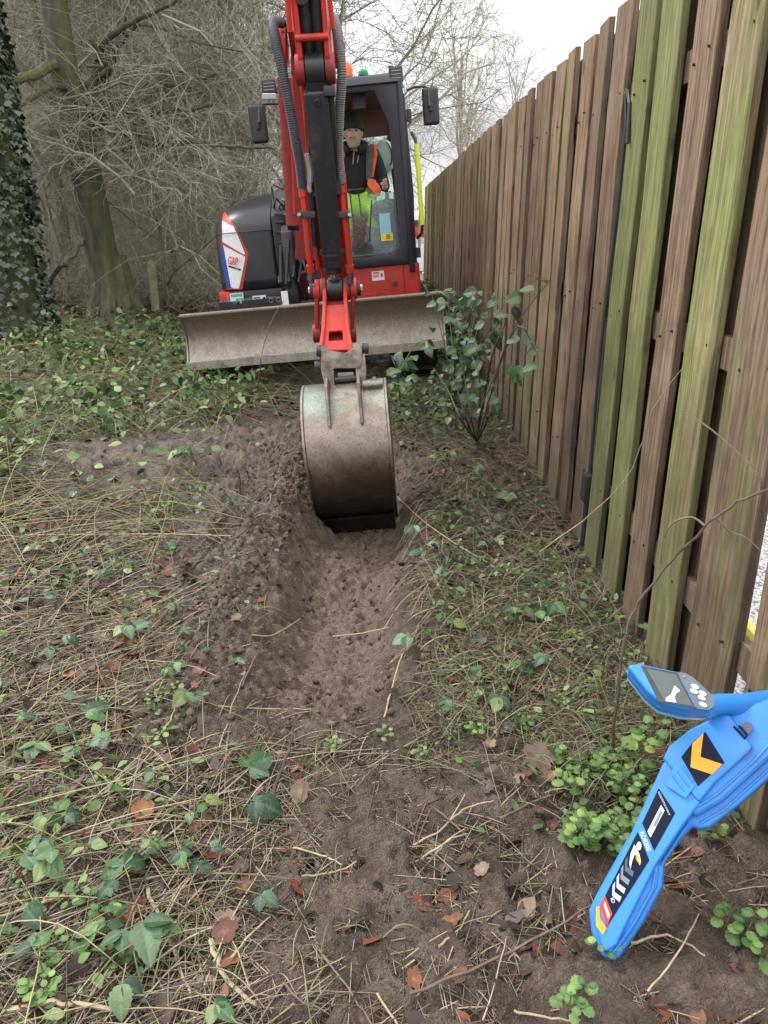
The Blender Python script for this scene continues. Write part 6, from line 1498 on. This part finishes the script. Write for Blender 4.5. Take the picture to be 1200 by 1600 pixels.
# ivy round the foot of other trunks further in
# slender trees: five shapes, each copied through the wood
protos = []
for i in range(5):
    protos.append(tree('bare_tree', 'slender bare tree in the thicket behind the excavator', (-2.2-i, 16+i, 0), (7.5, 6.5, 9, 6, 8)[i], (.07, .055, .10, .05, .08)[i], (9, 10, 8, 12, 10)[i], 1050, .9, 40+i, 'slender bare trees of the wood', bare=.12, tw=(.5, 1.5), trad=.0045))
def tree_where(X, Y):
    px = 600+1202*X/(Y*.98); d = 'far back' if Y > 22 else 'nearer'
    for lim, w_ in ((75, 'behind the ivy clad trunk'), (150, 'between the ivy clad trunk and the mossy tree'), (230, 'behind the mossy tree'), (310, 'behind the pale timber post'), (360, 'left of the left mirror'), (440, 'behind the engine hood and left mirror'), (999, 'behind the cab')):
        if px < lim: return 'slender bare tree %s in the wood, %s' % (d, w_), 'bare trees %s, %s' % (d, w_)
g = random.Random(12); cnt = 0
spots = []
for i in range(34):
    Y = g.uniform(13.5, 30); px = g.uniform(-60, 425)
    X = (px-600)/1202*Y*.98; spots.append((X, Y))
for i in range(9):
    Y = g.uniform(13, 22); px = g.uniform(480, 640); X = (px-600)/1202*Y; 
    if i < 3: spots.append((X-.6, Y))
for i, (X, Y) in enumerate(spots):
    if i < 5:
        o = protos[i]; o.location = (X, Y, gz(X, Y)-.05); o['label'], o['group'] = tree_where(X, Y); continue
    lb_, gr_ = tree_where(X, Y); copy_tree(protos[i % 5], (X, Y, gz(X, Y)-.05), g.uniform(0, 6.28), g.uniform(.8, 1.25), lb_, gr_)
# the tree whose fine branches show against the sky above the cab
tree('bare_tree', 'bare tree behind the cab with fine branches against the white sky', (-1.1, 13.5, 0), 8.5, .10, 12, 1500, 1.0, 61, bare=.2, tw=(.5, 1.6), trad=.0045, lean=(.02, 0))
# dense hazel-like understorey: overhanging fan of fine twigs
for i, (px, py, zc) in enumerate(((262, 455, 11.6), (300, 440, 13.5), (110, 460, 12.5), (60, 470, 11.0), (380, 440, 14.5))):
    p = P(px, py, zc); X, Y = p.x, p.y
    tree('hazel', ('hazel with fine pale twigs just left of the excavator', 'hazel close behind the engine hood', 'hazel between the ivy trunk and the mossy tree', 'hazel behind the ivy clad trunk', 'tall hazel rising behind the left mirror')[i], (X, Y, gz(X, Y)-.05), 5.0+.3*i, .035, 12, 1700, 1.15, 70+i, None, bare=.05, tw=(.5, 1.5), trad=.0035)
# undergrowth and the far wood, each reading as one mass
def massed(name, n, xr, yr, L_, ra, label, cat, seed, tint=(.1, .9), pxlim=450, up=.9, z0=(0, .4)):
    g = np.random.default_rng(seed); y = g.uniform(*yr, n); px = g.uniform(-80, pxlim, n); x = (px-600)/1202*y*.98
    K = 6; P0 = np.stack([x, y, gh(x, y, False)+g.uniform(*z0, n)], -1); d = g.standard_normal((n, 3))*(1-up)+np.array([0, 0, up]); pts = [P0]
    LL = g.uniform(*L_, n)[:, None]
    for k in range(K-1):
        d = d+g.standard_normal((n, 3))*.22; d /= np.linalg.norm(d, axis=1, keepdims=True); pts.append(pts[-1]+d*LL/(K-1))
    Pn = np.stack(pts, 1); rr = g.uniform(*ra, n)[:, None]*np.linspace(1, .4, K)[None]
    V, Fc, id_ = bulk_tubes(Pn, rr, 3); tag(big(name, V, Fc, BARK, {'tint': g.uniform(*tint, n)[id_]}, smooth=True), label, cat, kind='stuff')
massed('undergrowth', 7500, None, (12.6, 26), (.6, 2.2), (.0025, .007), 'dense grey brown undergrowth filling the wood', 'undergrowth', 5, tint=(.3, 1), pxlim=435, up=.5, z0=(0, 1.6))
massed('undergrowth', 3500, None, (11.8, 14), (.4, 1.4), (.002, .005), 'low twiggy scrub at the edge of the wood', 'undergrowth', 6, (.3, 1), 350, .3, (0, .5))
massed('far_wood', 1500, None, (30, 60), (5, 9), (.03, .10), 'far bare wood seen as a grey brown mass', 'wood', 7, (.3, 1), 400, .97, (0, .2))
massed('far_wood', 2200, None, (26, 48), (1.5, 4), (.008, .018), 'fine far branches closing the wood', 'wood', 8, (.4, 1), 420, .35, (.5, 6))
n = 5000; y = r.uniform(11, 24, n); x = (r.uniform(0, 380, n)-600)/1202*y
V, Fc, id_ = bulk_stamp(LEAF_V, LEAF_F, np.stack([x, y, gh(x, y, False)+r.uniform(.0, .05, n)], -1), rots(r.uniform(0, 6.3, n), r.normal(0, .4, n), r.normal(0, .4, n)), r.uniform(.06, .13, n))
tag(big('leaf_litter', V, Fc, LITTER, {'tint': r.uniform(.3, 1, n)[id_]}), 'reddish leaf litter on the floor of the wood', 'leaf litter', kind='stuff')
# posts and tree guard in the wood
POSTW = plain('pale_post_timber', (.32, .30, .16), .8, 0, .25, 9)
def post(px0, py0, px1, py1, wpx, label, mat, name='post', cat='post'):
    b0 = GP(px0, py0); zc = (b0-CAM).dot(FWD); tp = P(px1, py1, zc); r_ = wpx/2/F*zc
    o = obj(name, MB().tube([b0+Vector((0, 0, -.1)), b0*.5+tp*.5, tp, tp+Vector((0, 0, .015))], [r_*1.08, r_, r_*.97, r_*.75], 12), mat, None, smooth=True, angle=40); return tag(o, label, cat)
post(244, 487, 236, 409, 13, 'pale round timber post standing in the wood', POSTW)
post(279, 475, 270, 390, 9, 'thin dark post behind the pale timber post', MOSSY)
post(302, 430, 300, 398, 8, 'green mesh guard round a young tree', GREENPR, 'tree_guard', 'tree guard')
stickobj(None, 'fallen mossy branch propped across the undergrowth by the ivy trunk', (.05, .02), MOSSY, z3=[GP(60, 470), P(90, 420, 10.2), P(110, 405, 10.2), P(135, 365, 10.4)], name='fallen_branch')
# trees beyond the fence
tree('bare_tree', 'tall bare tree with upswept branches beyond the fence', (3.25, 34, 0), 7.8, .13, 13, 1000, .50, 91, bare=.22, up=1.35, tw=(.4, 1.3), trad=.008)
tree('bare_tree', 'smaller leaning bare tree left of the tall one beyond the fence', (2.95, 30, 0), 5.2, .07, 8, 380, .6, 93, bare=.15, up=1.1, lean=(-.12, 0), tw=(.4, 1.2), trad=.007)
tree('bare_tree', 'distant bare tree low above the far end of the fence', (2.0, 46, 0), 6, .09, 10, 600, .8, 95, bare=.15, up=.9, tw=(.4, 1.4), trad=.008)
tree('bare_tree', 'bare tree rising just behind the sloping fence top', (6.4, 38, 0), 7.0, .10, 10, 550, .6, 97, bare=.2, up=1.1, tw=(.4, 1.4), trad=.008)
massed_h = None
g = np.random.default_rng(8); n = 3500; y = g.uniform(76, 79, n); x = g.uniform(-6, 14, n)
P0 = np.stack([x, y, g.uniform(0, 2.0, n)], -1); d = g.standard_normal((n, 3)); pts = [P0]
for k in range(3): pts.append(pts[-1]+d*.22+g.standard_normal((n, 3))*.1)
V, Fc, id_ = bulk_tubes(np.stack(pts, 1), np.full((n, 4), .025), 3)
tag(big('hedge', V, Fc, BARK, {'tint': g.uniform(0, .6, n)[id_]}), 'low brown hedge behind the parked cars', 'hedge')
# vehicles on the far road
def car(pos, rz, body, label, van=False):
    t = thing('parked_van' if van else 'parked_car', label, 'van' if van else 'car', pos, (0, 0, rz)); Mt = worldm(t)
    prof = [(-2.05, .35), (-2.1, .75), (-1.9, .95), (-1.3, 1.0), (-.75, 1.42), (.7, 1.45), (1.5, 1.02), (2.05, .9), (2.1, .5), (2.05, .35)] if not van else [(-2.3, .4), (-2.35, 1.9), (-2.2, 2.05), (1.0, 2.05), (1.6, 1.35), (2.3, 1.1), (2.4, .5), (2.3, .4)]
    mb = MB().extrude([(x, -.85, z) for x, z in prof], (0, 1.7, 0)); mb.v = [Mt @ q for q in mb.v]; obj('body', mb, body, t, bevel=.08, seg=2, smooth=True)
    w2 = [(-1.15, 1.03), (-.7, 1.36), (.62, 1.38), (1.25, 1.04)] if not van else [(.4, 1.35), (.4, 1.85), (.95, 1.85), (1.4, 1.35)]
    mb = MB().extrude([(x, -.875, z) for x, z in w2], (0, 1.75, 0)); mb.v = [Mt @ q for q in mb.v]; obj('side_window', mb, DGLASS, t)
    for xw in (-1.3, 1.35):
        for s in (-.86, .70):
            mb = MB().cyl((xw, s, .32), (xw, s+.16, .32), .32, 16); mb.v = [Mt @ q for q in mb.v]; wh = obj('wheel', mb, TYRE, t, smooth=True)
            mb = MB().cyl((xw, s-.004, .32), (xw, s+.165, .32), .18, 12); mb.v = [Mt @ q for q in mb.v]; obj('rim', mb, SILVER, wh, smooth=True)
    return t
car((2.7, 55, .03), 0.0, CARRED, 'small red car parked far off past the end of the fence')
car((3.2, 63, .03), 0.0, CARWHITE, 'white van parked behind the red car', True)
for o in list(bpy.data.objects):
    if o.type == 'MESH' and not o.data.materials: print('no mat', o.name)
